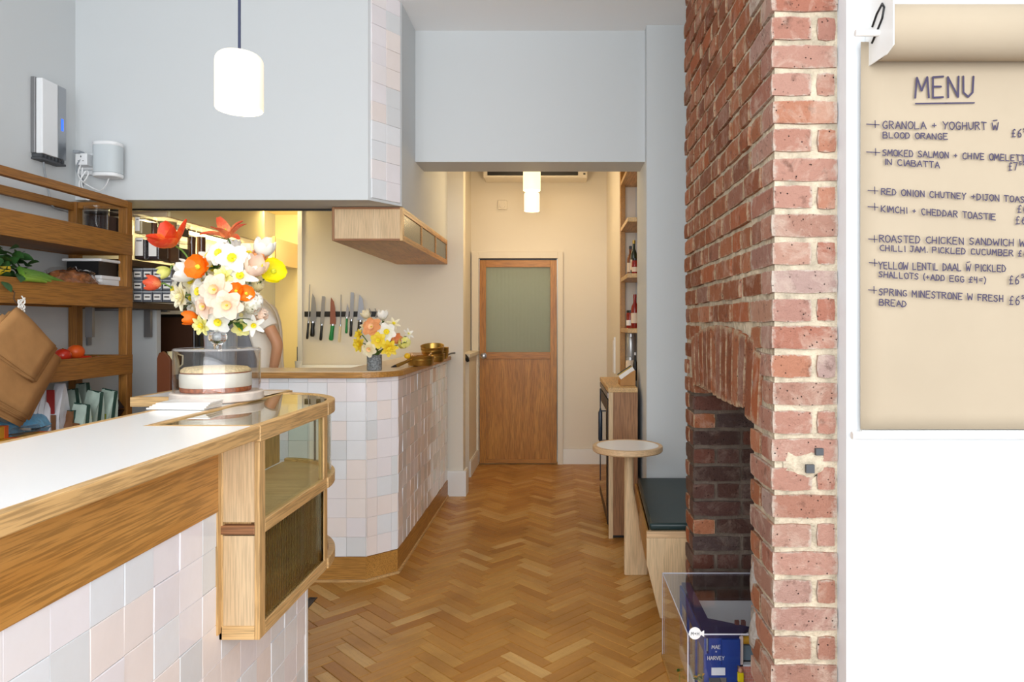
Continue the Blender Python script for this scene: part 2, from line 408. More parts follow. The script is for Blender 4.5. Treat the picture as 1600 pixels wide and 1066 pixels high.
for j in range(-14, 20):
    for k in range(-70, 200):
        for hor in (1, 0):
            # in the unrotated lattice
            ox, oy = k*W_ + j*L_, k*W_ - j*L_
            if hor: lo, ang = Vector((ox+g_, oy+g_, 0)), 0
            else: lo, ang = Vector((ox+L_+W_-g_, oy+W_-L_+g_, 0)), 90
            cells.append((lo, ang))
rot = Matrix.Rotation(R(45), 4, 'Z'); blocks = []
for lo, ang in cells:
    M = Matrix.Translation((-.0275-.352, 2.66, 0)) @ rot @ Matrix.Translation(lo) @ Matrix.Rotation(R(ang), 4, 'Z')
    c = M @ Vector((L_/2, W_/2, 0))
    if not (-1.75 < c.x < 1.15 and .9 < c.y < 6.75): continue
    seen = (2.5 < c.y < 6.7 and c.x < .62 and c.x > (-1.1 if c.y < 3.6 else -.95))
    blocks.append((0 if seen else 1, c.y, M))
blocks.sort(key=lambda b: (b[0], b[1]))
rest_v, rest_f, rest_uv = [], [], []
for i, (s_, y_, M) in enumerate(blocks):
    M = Matrix.Translation((0, 0, rnd(-.0005, .0005))) @ M
    if i < 300: inst('parquet_block', me_block, floor, MW[floor].inverted() @ M)
    else:
        n = len(rest_v); rest_v += [tuple(MW[floor].inverted() @ (M @ Vector(v))) for v in bv]; rest_f += [tuple(a+n for a in f) for f in bf]
        du, dv = rnd(0, 9), rnd(0, 9); rest_uv += [(v[0]+du, v[1]+dv) for v in bv]
g = G(); g.add(rest_v, rest_f); o = obj('parquet', g, M_floor, floor, world=False); set_uv(o.data, rest_uv); o['kind'] = 'stuff'

struct('wall_left', bx((XL-.12, -1.6, -.06), (XL, 6.4, ZC)), M_wall)
struct('ceiling', G().box((-2.7, -1.6, ZC), (2.75, 6.85, ZC+.12)), M_ceil)
# bulkhead over the kitchen, with a cut corner
bh = [(XL, 3.64), (-1.02, 3.64), (XA, 3.84), (XA, 5.4), (-1.0, 5.4), (-1.0, 3.93), (XL, 3.93)]
bulk = struct('wall_upper', G().prism(bh, 2.02, ZC), M_wall)
# knife wall with its pier, and the return into the back kitchen
kw = struct('wall_kitchen', G().box((-2.04, 5.4, 0), (-.76, 5.52, ZC)).box((-2.04, 5.52, 0), (-1.92, 6.3, ZC)), M_cream)
struct('trim_2', bx((-2.065, 5.385, 1.0), (-2.03, 5.41, 2.36)), M_gloss)
struct('wall_far_kitchen', G().box((XL, 6.2, 0), (-1.9, 6.32, 2.5)), M_yel)
struct('ceiling_kitchen', G().box((XL, 3.93, 2.35), (-1.0, 6.3, 2.42)), M_yel)
struct('trim_3', G().box((XL, 3.918, 2.009), (-1.285, 3.93, 2.02)), M_black)
# lintel, right jamb wall
struct('wall_middle', G().box((XA, 4.2, 2.356), (.53, 4.47, ZC)), M_wall)
struct('wall_right', G().box((.526, 4.12, 0), (.95, 4.62, ZC)), M_wall)
struct('wall_right_near', G().box((.93, 1.9, 0), (1.05, 4.12, ZC)), M_wall)
# corridor
wb = struct('wall_back', G().box((-1.0, 6.63, 0), (-.792, 6.75, ZC)).box((-.792, 6.63, 2.0), (-.012, 6.75, ZC)).box((-.012, 6.63, 0), (.6, 6.75, ZC)), M_cream)
struct('wall_corridor_left', G().box((-1.0, 5.52, 0), (-.86, 6.63, ZC)), M_cream)
struct('wall_corridor_right', G().box((.46, 5.2, 0), (.58, 6.63, 1.085)).box((.46, 5.2, 1.085), (.58, 6.63, ZC)), M_cream)
struct('wall_shelf_recess', G().box((.82, 4.62, 0), (.9, 5.2, ZC)).box((.58, 5.2, 0), (.9, 5.26, ZC)), M_wall)
struct('ledge_corridor', G().box((-.86, 6.05, 0), (-.80, 6.63, 1.065)), M_cream)
o = obj('ledge_board', bx((-.87, 5.9, 1.065), (-.775, 6.629, 1.10)), M_cream, bevel=.003); tag(o, 'narrow cream ledge at the end of the black cable beside the far door', 'ledge')
# skirtings
def skirt(name, a, b, h=.145):
    (x0, y0), (x1, y1) = a, b
    g = G(); g.box((x0, y0, 0), (x1, y1, h-.03)); e = .006
    g.box((x0+(e if abs(x1-x0) > abs(y1-y0) else 0)*0, y0+0, h-.03), (x1, y1, h-.012))
    g.box((x0+.003, y0+.003, h-.012), (x1-.003, y1-.003, h))
    return struct(name, g, M_gloss)
skirt('baseboard_back_right', (.0, 6.608), (.46, 6.63))
skirt('baseboard_back_left', (-.86, 6.608), (-.84, 6.63))
skirt('baseboard_pier', (-.905, 5.375), (-.735, 5.399), .2); skirt('baseboard_pier_side', (-.759, 5.401), (-.735, 5.53), .2)
skirt('baseboard_corridor', (.438, 5.2), (.46, 6.608))
skirt('baseboard_ledge', (-.8, 6.04), (-.782, 6.608))
# door 1
xa, xb, zt = -.772, -.025, 1.975
d = struct('door_1', bx((xa, 6.60, .012), (xa+.062, 6.642, zt)), M_doorZ)
def dpart(n, a, b, m): return obj(n, bx(a, b), m, d, bevel=.002)
dpart('stile', (xb-.062, 6.60, .012), (xb, 6.642, zt), M_doorZ)
dpart('rail', (xa+.062, 6.601, zt-.068), (xb-.062, 6.641, zt), M_doorX)
dpart('rail', (xa+.062, 6.601, 1.02), (xb-.062, 6.641, 1.085), M_doorX)
dpart('rail', (xa+.062, 6.601, .012), (xb-.062, 6.641, .05), M_doorX)
dpart('panel', (xa+.06, 6.612, .045), (xb-.06, 6.63, 1.025), M_doorZ)
g = G(); n = 84; x0, x1 = xa+.06, xb-.06; pts = [(x0, 6.632)]
for i in range(n*4+1):
    x = x0+(x1-x0)*i/(n*4); pts.append((x, 6.616+.0025*cos(i*pi/2)))
pts += [(x1, 6.632)]
g.prism(pts, 1.08, zt-.066); o = obj('glass_pane', g, M_reedD, d, smooth=50, label='grey-green reeded glass pane')
g = G().lathe([(.028,0),(.028,.004),(.011,.008),(.011,.03),(.024,.036),(.030,.048),(.026,.062),(.010,.068)], 20, T=Matrix.Translation((xa+.042, 6.60, 1.05)) @ Matrix.Rotation(R(90), 4, 'X'))
obj('knob', g, M_steel, d, smooth=40, label='round chrome knob')
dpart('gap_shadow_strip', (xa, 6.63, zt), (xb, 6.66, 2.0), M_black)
struct('light_block_beyond', G().box((-1.0, 7.35, 0), (.4, 7.4, 2.6)).box((-1.05, 6.75, 0), (-1.0, 7.4, 2.6)).box((.4, 6.75, 0), (.45, 7.4, 2.6)).box((-1.05, 6.75, 2.6), (.45, 7.4, 2.65)).box((-1.05, 6.75, -.06), (.45, 7.4, 0)), M_wall)  # unseen box added behind the door to keep stray light out
area('door_pane_fill', (-.4, 7.0, 2.55), (-.4, 7.0, 0), .5, .3, 5, (1.0, .95, .85))  # unseen fill added to make the door's glass glow from behind
# architrave
def arch(name, a, b): return struct(name, bx(a, b), M_cream, bevel=.004)
arch('trim_4', (xa-.075, 6.585, 0), (xa-.008, 6.635, 2.055)); arch('trim_5', (xb+.008, 6.585, 0), (xb+.06, 6.635, 2.055)); arch('trim_6', (xa-.008, 6.585, 1.992), (xb+.008, 6.635, 2.055))
struct('trim_7', G().box((.452, 5.72, .95), (.462, 5.80, 1.22)).box((.448, 5.60, .95), (.462, 5.64, 1.25)), M_gloss)
struct('trim_8', G().box((.4585, 5.643, .95), (.462, 5.72, 1.2)), M_black)
# near right wall with the menu
wr = struct('wall_near_right', G().box((.744, 1.77, 0), (2.7, 1.9, ZC)), M_wallR)
struct('wall_right_side', G().box((2.6, -1.6, 0), (2.72, 1.77, ZC)), M_wallR)
# shopfront behind the viewer: a stall riser and piers round the open window
struct('window_1', G().box((-2.7, -1.62, 0), (2.72, -1.5, .42)).box((-2.7, -1.62, 3.02), (2.72, -1.5, ZC)), M_gloss)

# ------------------------------------------------------------------ tiles
def tile_mesh(w_, h_):
    g = G(); t, c = .009, .0014; a, b = w_/2, h_/2
    vs = [(-a,0,-b),(a,0,-b),(a,0,b),(-a,0,b),(-a,-t+c,-b),(a,-t+c,-b),(a,-t+c,b),(-a,-t+c,b),(-a+c,-t,-b+c),(a-c,-t,-b+c),(a-c,-t,b-c),(-a+c,-t,b-c)]
    fs = [(4,5,9,8),(5,6,10,9),(6,7,11,10),(7,4,8,11),(8,9,10,11),(0,1,5,4),(1,2,6,5),(2,3,7,6),(3,0,4,7)]
    me = bpy.data.meshes.new('tile'); me.from_pydata(vs, [], fs); me.materials.append(M_tile); return me
TM = {}
def tiles(parent, a, b, us, zs, tilt=.7, name='tile'):
    """tile the vertical plane from ground point a to b (tiles face left-hand normal of a->b turned to the viewer side)"""
    a, b = Vector(a), Vector(b); d_ = (b-a).normalized(); ang = math.atan2(d_.y, d_.x); Mi = MW[parent].inverted()
    for u0, u1 in zip(us[:-1], us[1:]):
        for z0, z1 in zip(zs[:-1], zs[1:]):
            w_, h_ = round(u1-u0-.0008, 4), round(z1-z0-.0008, 4)
            if w_ < .006 or h_ < .006: continue
            me = TM.get((w_, h_)) or TM.setdefault((w_, h_), tile_mesh(w_, h_))
            p = a + d_*(u0+u1)/2; q = tilt if min(w_, h_) > .05 else tilt*.5
            M = Matrix.Translation((p.x, p.y, (z0+z1)/2)) @ Matrix.Rotation(ang, 4, 'Z') @ Matrix.Rotation(R(rnd(-q, q)), 4, 'X') @ Matrix.Rotation(R(rnd(-q, q)), 4, 'Z') @ Matrix.Translation((0, rnd(-.0012, .0012), 0))
            inst(name, me, parent, Mi @ M)
def steps(a, b, s_, first=None):
    r = [a]; x = a + (first if first else s_)
    while x < b-.012: r.append(x); x += s_
    return r + [b]
# tile strip on the cut corner of the bulkhead
n_ = Vector((3.84-3.64, -(XA+1.02), 0)).normalized()
A0, B0 = Vector((-1.02, 3.64, 0)), Vector((XA, 3.84, 0)); ln = (B0-A0).length
tiles(bulk, A0 + n_*.0, B0, [.018, .12, ln-.018], [2.035+.0] + [2.035+.104*i for i in range(1, 11)] + [ZC], .3)

# ------------------------------------------------------------------ tiled pass counter (far)
pc = thing('tiled_counter', (-1.0, 4.4, 0), 'tiled pass counter with an oak-edged cream top, below the knife rack', 'counter')
body = [(-1.95, 3.612), (-1.022, 3.612), (XA-.004, 3.735), (XA-.004, 5.375), (-1.19, 5.375), (-1.19, 3.9), (-1.95, 3.9)]
obj('carcass', G().prism(body, 0.0, 1.075), M_grout, pc)
kk = [(-1.95, 3.606), (-1.0235, 3.606), (XA-.003, 3.728)]
g = G(); g.box((-1.95, 3.60, 0), (-1.022, 3.612, .128)); obj('plinth_board', g, M_kickx, pc)
g = G().prism([(-1.022, 3.60), (XA+.004, 3.724), (XA-.004, 3.735), (-1.024, 3.612)], 0, .128); obj('plinth_board', g, M_kickx, pc)
g = G().prism([(XA+.004, 3.724), (XA+.008, 5.374), (XA-.004, 5.374), (XA-.004, 3.73)], 0, .128); obj('plinth_board', g, M_kick, pc)
g = G().box((-1.95, 3.588, 0), (-1.022, 3.60, .012)); g.prism([(-1.022, 3.588), (XA+.014, 3.716), (XA+.004, 3.724), (-1.022, 3.60)], 0, .012)
g.box((XA+.004, 3.72, 0), (XA+.016, 5.374, .012)); obj('bead', g, M_oakX, pc)
zs = steps(.130, 1.074, .1022)
tiles(pc, (-1.60, 3.612, 0), (-1.022, 3.612, 0), [0+.5785-x for x in steps(0, .5785, .1022)][::-1], zs, .5)
tiles(pc, (-1.022, 3.612, 0), (XA-.004, 3.735, 0), [.001, .06, .145, .182], zs, .5)
tiles(pc, (XA-.004, 3.735, 0), (XA-.004, 5.375, 0), steps(.002, 1.64, .1022), zs, 1.5)
# top: rounded front-right corner
def rounded(x1, y0, r, n=8):
    return [(x1-r+r*sin(a), y0+r-r*cos(a)) for a in [pi/2*i/n for i in range(n+1)]]
top = [(-1.95, 3.57)] + rounded(-.855, 3.57, .22) + [(-.855, 5.395), (-1.2, 5.395), (-1.2, 3.93), (-1.95, 3.93)]
ins = [(-1.95, 3.592)] + rounded(-.877, 3.592, .20) + [(-.877, 5.394), (-1.2, 5.394), (-1.2, 3.93), (-1.95, 3.93)]
obj('edge_band', G().prism(top, 1.075, 1.104), M_kickx, pc, bevel=.003, label='oak edge band')
obj('worktop', G().prism(ins, 1.10, 1.107), M_creamlam, pc, bevel=.001)
# lower worktop along the knife wall, white upstand
o = obj('kitchen_worktop', G().box((-2.0, 4.95, 0), (-1.22, 5.38, .985)).box((-2.03, 5.37, .985), (-1.2, 5.399, 1.035)), M_lam); tag(o, 'low white kitchen worktop and upstand under the knife rack', 'worktop')

# ------------------------------------------------------------------ service counter (near left)
sc = thing('service_counter', (-1.05, 1.2, 0), 'long white-topped oak service counter with pale tiles, in the left foreground', 'counter')
XT, XF, ZT = -.90, -.785, 1.093
obj('carcass', G().box((-1.24, .3, 0), (XT, 1.80, 1.05)).box((-1.24, 1.80, 0), (-1.09, 2.5, 1.05)).box((-1.09, 1.80, 0), (XT, 2.405, .80)), M_grout, sc)
zs = [0, .066, .168, .27, .372, .474, .576, .678, .78, .874]
us = steps(0, 2.405-.5825, .102)      # phase: joint at Y 1.2925
ua = [u for u in us if u < 1.21]+[1.2155]; ub = [1.2155]+[u for u in us if u > 1.23]
tiles(sc, (XT, .5825, 0), (XT, 2.405, 0), ua, zs, .5); tiles(sc, (XT, .5825, 0), (XT, 2.405, 0), ub, zs[:-2], .5)
g = G().box((XT, .3, .872), (XT+.016, 1.772, 1.058)); obj('apron_board', g, M_apron, sc, bevel=.0015)
obj('trim_strip', bx((XT+.001, 1.772, .55), (XT+.014, 1.789, 1.058)), M_oakZ, sc)
obj('trim_strip', bx((XT-.002, 2.395, 0), (XT+.012, 2.412, .53)), M_gloss, sc)
# edge band: along the front up to the display case, along the back, round the end return
g = G().box((XF-.022, .3, 1.058), (XF, 1.788, ZT)); obj('edge_band', g, M_oakY, sc, bevel=.003)
obj('edge_band', bx((-1.268, .3, 1.058), (-1.246, 2.48, ZT)), M_oakY, sc, bevel=.002)
obj('edge_band', bx((-1.56, 2.48, 1.058), (-1.246, 2.505, ZT)), M_oakX, sc, bevel=.002)
obj('edge_band', bx((-1.56, 2.505, 1.058), (-1.535, 2.74, ZT)), M_oakY, sc, bevel=.002)
obj('edge_band', bx((-1.56, 2.74, 1.058), (-1.09, 2.765, ZT)), M_oakX, sc, bevel=.002)
obj('edge_band', bx((-1.092, 2.50, 1.058), (-1.07, 2.74, ZT)), M_oakY, sc, bevel=.002)
wt = [(-1.246, .3), (XF-.022, .3), (XF-.022, 1.785), (-1.092, 1.785), (-1.092, 2.74), (-1.535, 2.74), (-1.535, 2.505), (-1.246, 2.505)]
obj('worktop', G().prism(wt, 1.06, ZT-.0008), M_lam, sc, label='glossy white laminate top')
obj('bracket_leg', bx((-1.50, 2.53, 0), (-1.45, 2.72, 1.058)), M_greyD, sc)

# ------------------------------------------------------------------ display case at the end of the counter
dc = thing('display_case', (-.93, 2.2, .531), 'oak-framed glass display case with a rounded end, hung on the counter', 'display case')
Z0, Z1, Z2, Z3, Z4, Z5 = .531, .567, .803, .839, 1.05, ZT
# plan path of the glass end: quarter ellipse from the front post to the back corner
ex, ey, ax_, ay_ = -1.07, 2.31, XF+1.07, .35
def ell(off, n=14, a0=0, a1=90):
    return [(ex+(ax_+off)*cos(R(a0+(a1-a0)*i/n)), ey+(ay_+off)*sin(R(a0+(a1-a0)*i/n))) for i in range(n+1)]
def ringcap(off0, off1, z0, z1, a0=0, a1=90):
    o_ = ell(off1, a0=a0, a1=a1); i_ = ell(off0, a0=a0, a1=a1)[::-1]
    return G().prism(o_+i_, z0, z1)
def dp(n, g, m, bev=.002, lab=None): return obj(n, g, m, dc, bevel=bev, label=lab)
dp('side_panel', bx((XT+.018, 1.792, Z1), (XF-.014, 1.806, Z2)), M_ashZ, 0)
dp('side_panel', bx((XT+.002, 1.792, Z3), (XF-.014, 1.806, Z4+.008)), M_ashZ, 0)
dp('side_strip', bx((XT, 1.788, Z0), (XT+.018, 1.81, Z4+.008)), M_oakZ)
dp('cross_piece', bx((XT, 1.787, Z2+.004), (XF-.013, 1.812, Z3-.008)), M_brnX, lab='darker brown cross piece')
dp('post', bx((XF-.014, 1.788, Z0), (XF, 1.824, Z4)), M_oakZ)
dp('post', bx((XF-.022, 2.285, Z0), (XF-.002, 2.318, Z4)), M_oakZ)
dp('bottom_rail', G().box((XF-.016, 1.824, Z0), (XF, 2.30, Z1)), M_oakY); dp('bottom_rail', G().box((XT, 1.788, Z0), (XF-.014, 1.806, Z1)), M_oakX)
dp('middle_rail', bx((XF-.016, 1.824, Z2), (XF, 2.30, Z3)), M_oakY)
dp('top_rail', bx((XF-.026, 1.79, Z4), (XF+.002, 2.31, Z5)), M_oakY)
dp('top_rail', bx((-1.09, 1.787, Z4+.02), (XF-.026, 1.806, Z5)), M_oakX)
dp('top_rail', bx((-1.09, 1.806, Z4+.02), (-1.066, 2.64, Z5)), M_oakY)
dp('curved_rail', ringcap(-.024, .004, Z4, Z5), M_oakX, .003)
dp('curved_rail', ringcap(-.02, .004, Z2, Z3, 0, 89), M_oakX, .003); dp('curved_rail', ringcap(-.02, .004, Z0, Z1, 0, 60), M_oakX, .003)
dp('floor_board', G().prism([(-1.07, 1.806), (XF-.016, 1.806), (XF-.016, 2.31)] + ell(-.02)[1:], Z2+.006, Z3-.012), M_ashX, 0)
dp('floor_board', bx((XT, 1.806, Z0+.004), (XF-.016, 2.30, Z0+.018)), M_ashX, 0)
dp('back_panel', G().box((-1.085, 1.806, Z3-.01), (-1.073, 2.62, Z4+.02)).box((-1.085, 1.806, Z3-.01), (XF-.03, 1.812, Z4)), M_oakZ, 0)
dp('glass_pane', bx((XF-.012, 1.824, Z3-.002), (XF-.007, 2.285, Z4+.002)), M_glassg, 0, 'clear front glass pane')
g = G(); n = 38; pts = [(XF-.013, 2.285)]
pts = []
for i in range(n*4+1):
    y = 1.824+(2.285-1.824)*i/(n*4); pts.append((XF-.007+.0026*cos(i*pi/2), y))
pts = [(XF-.013, 1.824)] + pts + [(XF-.013, 2.285)]
dp('reeded_glass_pane', G().prism(pts, Z1-.002, Z2+.002), M_reed, 0, 'olive-tinted reeded glass pane')
dp('curved_glass_pane', ringcap(-.012, -.008, Z3, Z4, 4, 86), M_glassg, 0, 'curved end glass'); 
dp('glass_joint', bx((ex+(ax_-.01)*cos(R(60))-.003, ey+(ay_-.01)*sin(R(60))-.003, Z3), (ex+(ax_-.01)*cos(R(60))+.003, ey+(ay_-.01)*sin(R(60))+.003, Z4)), M_greyD, 0)
dp('glass_top', G().prism([(-1.066, 1.806), (XF-.026, 1.806), (XF-.026, 2.31)] + ell(-.024)[1:-1] + [(-1.066, ey+ay_-.024)], Z5-.008, Z5-.003), M_glassg, 0, 'glass top pane')
o = obj('floor_vent', G().box((-1.24, 3.06, .0), (-1.232, 3.38, .003)).box((-1.208, 3.06, 0), (-1.20, 3.38, .003)).box((-1.232, 3.06, 0), (-1.208, 3.38, .001)).box((-1.24, 3.38, 0), (-1.20, 3.388, .003)), M_black); tag(o, 'dark narrow floor vent between the display case and the tiled counter', 'vent')
# ------------------------------------------------------------------ brick chimney breast with its small arched fireplace
XC, YC0, YC1, YO0, YO1 = .567, 1.82, 3.09, 2.03, 2.91
ch = thing('chimney_breast', (.75, 2.45, 0), 'exposed red brick chimney breast with a small arched fireplace opening', 'chimney')
e = .010
def core(a, b, m=M_mortar): obj('mortar', bx(a, b), m, ch)
core((XC+.009, YC0+.008, 0), (.93, YO0-e, 1.10)); core((XC+e, YO1+e, 0), (.93, YC1-e, 1.10), M_mortarS)
core((XC+.009, YC0+.008, 1.10), (.93, YC1-e, ZC))
core((.90, YO0-.01, 0), (.95, YO1+.02, 1.10), M_mortarS)
MKD = {'face': M_brick, 'pink': M_brickP, 'soot': M_brickS}
def brick_mesh(w_, d_, h_, seed, kind):
    rr = random.Random(seed*31+7); vs = []; idx = {}; dim = (w_, d_, h_)
    for i in range(3):
        for j in range(3):
            for k in range(3):
                if i == j == k == 1: continue
                nn = sum(1 for q in (i, j, k) if q != 1); ins = {3: .0045, 2: .0012, 1: 0}[nn]
                p = [(q-1)*(dim[a]/2-((ins*(.45 if dim[a] > .09 else 1)+rr.uniform(0, .0016)) if q != 1 else 0)) for a, q in enumerate((i, j, k))]
                idx[i, j, k] = len(vs); vs.append(tuple(p))
    fs = []
    for ax in range(3):
        for sd in (0, 2):
            for a in range(2):
                for b in range(2):
                    def key(u, v):
                        q = [0, 0, 0]; q[ax] = sd; q[(ax+1) % 3] = u; q[(ax+2) % 3] = v; return tuple(q)
                    f = [idx[key(a, b)], idx[key(a+1, b)], idx[key(a+1, b+1)], idx[key(a, b+1)]]
                    fs.append(f if sd == 2 else f[::-1])
    me = bpy.data.meshes.new('brick'); me.from_pydata(vs, [], fs); me.materials.append(MKD[kind])
    me.polygons.foreach_set('use_smooth', [True]*len(me.polygons)); me.set_sharp_from_angle(angle=R(50)); return me
BM = {}
chM = MW[ch].inverted(); nbr = [0]; far_b = []
def brick(a, b, kind='face', rz=1.0, rx=0.0, ext=None):
    c = [(a[i]+b[i])/2 for i in range(3)]; s_ = [round(abs(b[i]-a[i]), 3) for i in range(3)]
    M = Matrix.Translation((c[0]+rnd(-.002, .001), c[1]+rnd(-.001, .001), c[2]+rnd(-.0015, .0015))) @ Matrix.Rotation(R(rnd(-rz, rz)*.5), 4, 'Z') @ Matrix.Rotation(R(rx), 4, 'X')
    key = (tuple(s_), random.randrange(3), kind)
    me = BM.get(key) or BM.setdefault(key, brick_mesh(*s_, key[1], kind))
    if nbr[0] < 299: inst('brick', me, ch, chM @ M); nbr[0] += 1
    else: far_b.append((me, chM @ M, kind))
J, K = .008, .0752
def arch_top(y):      # extrados of the flat soldier arch on the aisle face
    t = (y-2.44)/.5
    return 1.368 - .06*t*t - (.02 if y < 2.0 else 0)
queue = []
for k in range(0, 42):
    z0, z1 = .006+K*k+J/2, .006+K*(k+1)-J/2
    split = k % 2 == 0; zc = (z0+z1)/2
    vis = .38 < zc < 2.27
    L1 = .108 if split else .177
    pr = 0 if vis else 2
    dep = .215 if split else .102
    x0 = XC+rnd(-.003, .003)
    queue.append((pr, (x0, YC0+rnd(-.002, .002), z0), (XC+L1, YC0+dep, z1), 'pink', 1.0))
    if split: queue.append((pr, (XC+L1+.012, YC0+rnd(-.002, .003), z0), (.741, YC0+.1, z1), 'pink', .6))
    y = YC0+dep+J
    if z1 < 1.10:
        if y < YO0-.03: queue.append((0 if zc > .38 else 2, (XC-.001, y, z0), (XC+.10, YO0+rnd(-.006, .006), z1), 'face', 1.0))
        # far jamb corner bricks show a sooty face inside the opening
        zv = zc > .1
        xs = [XC+.002, XC+(.215 if k % 2 else .105)]
        while xs[-1] < .88: xs.append(min(.90, xs[-1]+random.choice((.105, .17, .215))))
        for q, (xa_, xb_) in enumerate(zip(xs[:-1], xs[1:])):
            if q == 0 and k % 2 == 0:
                queue.append((0 if zv else 2, (xa_, YO1+rnd(-.004, .004), z0), (xb_-J, YC1, z1), 'face' if k in (6, 12) else 'soot', .8))
            elif q == 0:
                queue.append((0 if zv else 2, (xa_, YO1+rnd(-.004, .004), z0), (xb_-J, YO1+.085, z1), 'soot', .8))
                queue.append((0 if zv else 2, (xa_, YO1+.095, z0), (xa_+.1, YC1, z1), 'face', .8))
            else: queue.append((0 if zv else 2, (xa_, YO1+rnd(-.004, .006), z0), (xb_-J, YO1+.1, z1), 'soot', .8))
        for q in range(4): queue.append((2, (.895, YO0+.02+.22*q, z0), (.94, YO0+.02+.22*q+.21, z1), 'soot', .5))
        continue
    while y < YC1-.02:
        l = random.choice((.102, .102, .215, .17)); y1 = min(y+l, YC1)
        if YC1-y1 < .05: y1 = YC1
        cut = arch_top((y+y1)/2)
        if not (1.90 < (y+y1)/2 < 2.93 and zc < cut-.008):
            queue.append((0 if zc < 2.9 else 2, (XC+rnd(-.005, .004), y, z0), (XC+.1, y1, z1), 'face', 1.2))
        y = y1+J
queue.sort(key=lambda q: q[0])
# the soldier bricks of the arch first
n = 13
for i in range(n):
    yc = 1.965+(2.885-1.965)*i/(n-1); tilt = (yc-2.43)*-22
    zb = 1.098-(.03 if yc < 2.06 else 0) + rnd(-.006, .006); zt_ = arch_top(yc)-.012
    c = (zb+zt_)/2; hgt = zt_-zb
    brick((XC-.004, yc-.034, c-hgt/2), (XC+.11, yc+.034, c+hgt/2), 'face', 1.0, tilt)
for pr, a, b, kd, rz in queue: brick(a, b, kd, rz)
if far_b:
    g = {}
    for me, M, kd in far_b:
        gg = g.setdefault(kd, G()); gg.add([M @ v.co for v in me.vertices], [tuple(p.vertices) for p in me.polygons])
    for kd, gg in g.items():
        o = obj('bricks_beyond', gg, {'face': M_brick, 'pink': M_brickP, 'soot': M_brickS}[kd], ch, world=False); o['kind'] = 'stuff'
o = obj('mortar_patch', G().ball((.655, YC0+.004, .985), (.06, .006, .04), 12, 8, wob=.5), M_mortar, ch, smooth=80)
# grey lime patches low on the inner edge
g = G(); g.ball((XC+.022, 2.015, .60), (.026, .026, .08), 10, 8, wob=.5); g.ball((XC+.02, 2.0, .45), (.03, .035, .08), 10, 8, wob=.5)
g.ball((.575, 1.99, 1.19), (.012, .015, .05), 8, 8, wob=.4)
o = obj('mortar_patch', g, mat('grey_lime', srgb(150, 144, 138), .9, bump=(60, 1.0, .01)), ch, smooth=80); o['kind'] = 'stuff'
obj('metal_stub', G().cbox((.665, YC0-.004, .975), (.022, .016, .022)), M_greyD, ch); obj('metal_stub', G().cbox((.69, YC0-.004, 1.02), (.02, .016, .018)), M_greyD, ch)

# ------------------------------------------------------------------ round bistro table
Dt = 1067*.66/189.6*1.0
tz = .70; Dt = (H-tz)*F/(695.6-VY); tx = (980.5-VX)*Dt/F; tr = 54.5*Dt/F
tb = thing('round_table', (tx, Dt, 0), 'small round oak table with a white inset top, beside the green bench', 'table')
T0 = Matrix.Translation((tx, Dt, 0))
g = G().lathe([(tr-.022, tz-.003), (tr-.022, tz), (tr-.003, tz), (tr, tz-.003), (tr, tz-.026), (tr-.006, tz-.032), (tr-.03, tz-.032), (.02, tz-.032)], 64, (tx, Dt, 0), caps=False)
g.lathe([(.001, tz-.0321), (tr-.03, tz-.0321)], 64, (tx, Dt, 0), caps=False)
obj('rim', g, M_ashX, tb, smooth=30)
obj('table_top', G().lathe([(tr-.022, tz-.01), (tr-.022, tz-.001)], 64, (tx, Dt, 0)), M_lam, tb, label='white inset laminate')
# leg: a round post that spreads into a wedge-shaped fin near the floor
def ptbl(y): return 0
fx0, fx1 = (975-VX)*Dt/F, (1012-VX)*Dt/F
g = G(); n = 16; prof = []
for i in range(25):
    z = .0 + (tz-.032)*i/24; t = max(0, min(1, (.46-z)/.42)); prof.append((z, t))
vs = []; cx = (992-VX)*Dt/F - .03; cx = (982.5-VX)*Dt/F; rr = .0255
for z, t in prof:
    xr = rr + (fx1-cx-rr)*t**.9; xl = rr + (cx-fx0-rr)*t
    if z > .58: xr += 0; 
    for j in range(n):
        a = 2*pi*j/n; c_, s_ = cos(a), sin(a)
        vs.append((cx+(xr if c_ > 0 else xl)*(abs(c_)**(1-.6*t))*(1 if c_ > 0 else -1), Dt+rr*(1-.25*t)*(abs(s_)**(1-.5*t))*(1 if s_ > 0 else -1), z))
fs = [(i*n+j, i*n+(j+1) % n, (i+1)*n+(j+1) % n, (i+1)*n+j) for i in range(24) for j in range(n)] + [tuple(range(n))[::-1], tuple(range(24*n, 25*n))]
obj('leg', G().add(vs, fs), M_ashZ, tb, smooth=40)

# ------------------------------------------------------------------ bench
bn = thing('bench', (.7, 3.7, 0), 'oak box bench with a dark green leather seat pad, against the white wall', 'bench')
def bl(px, D): return (px-VX)*D/F
yb0, yb1 = 3.15, 4.10; xb0, xb1 = bl(1010.5, 3.15), .47
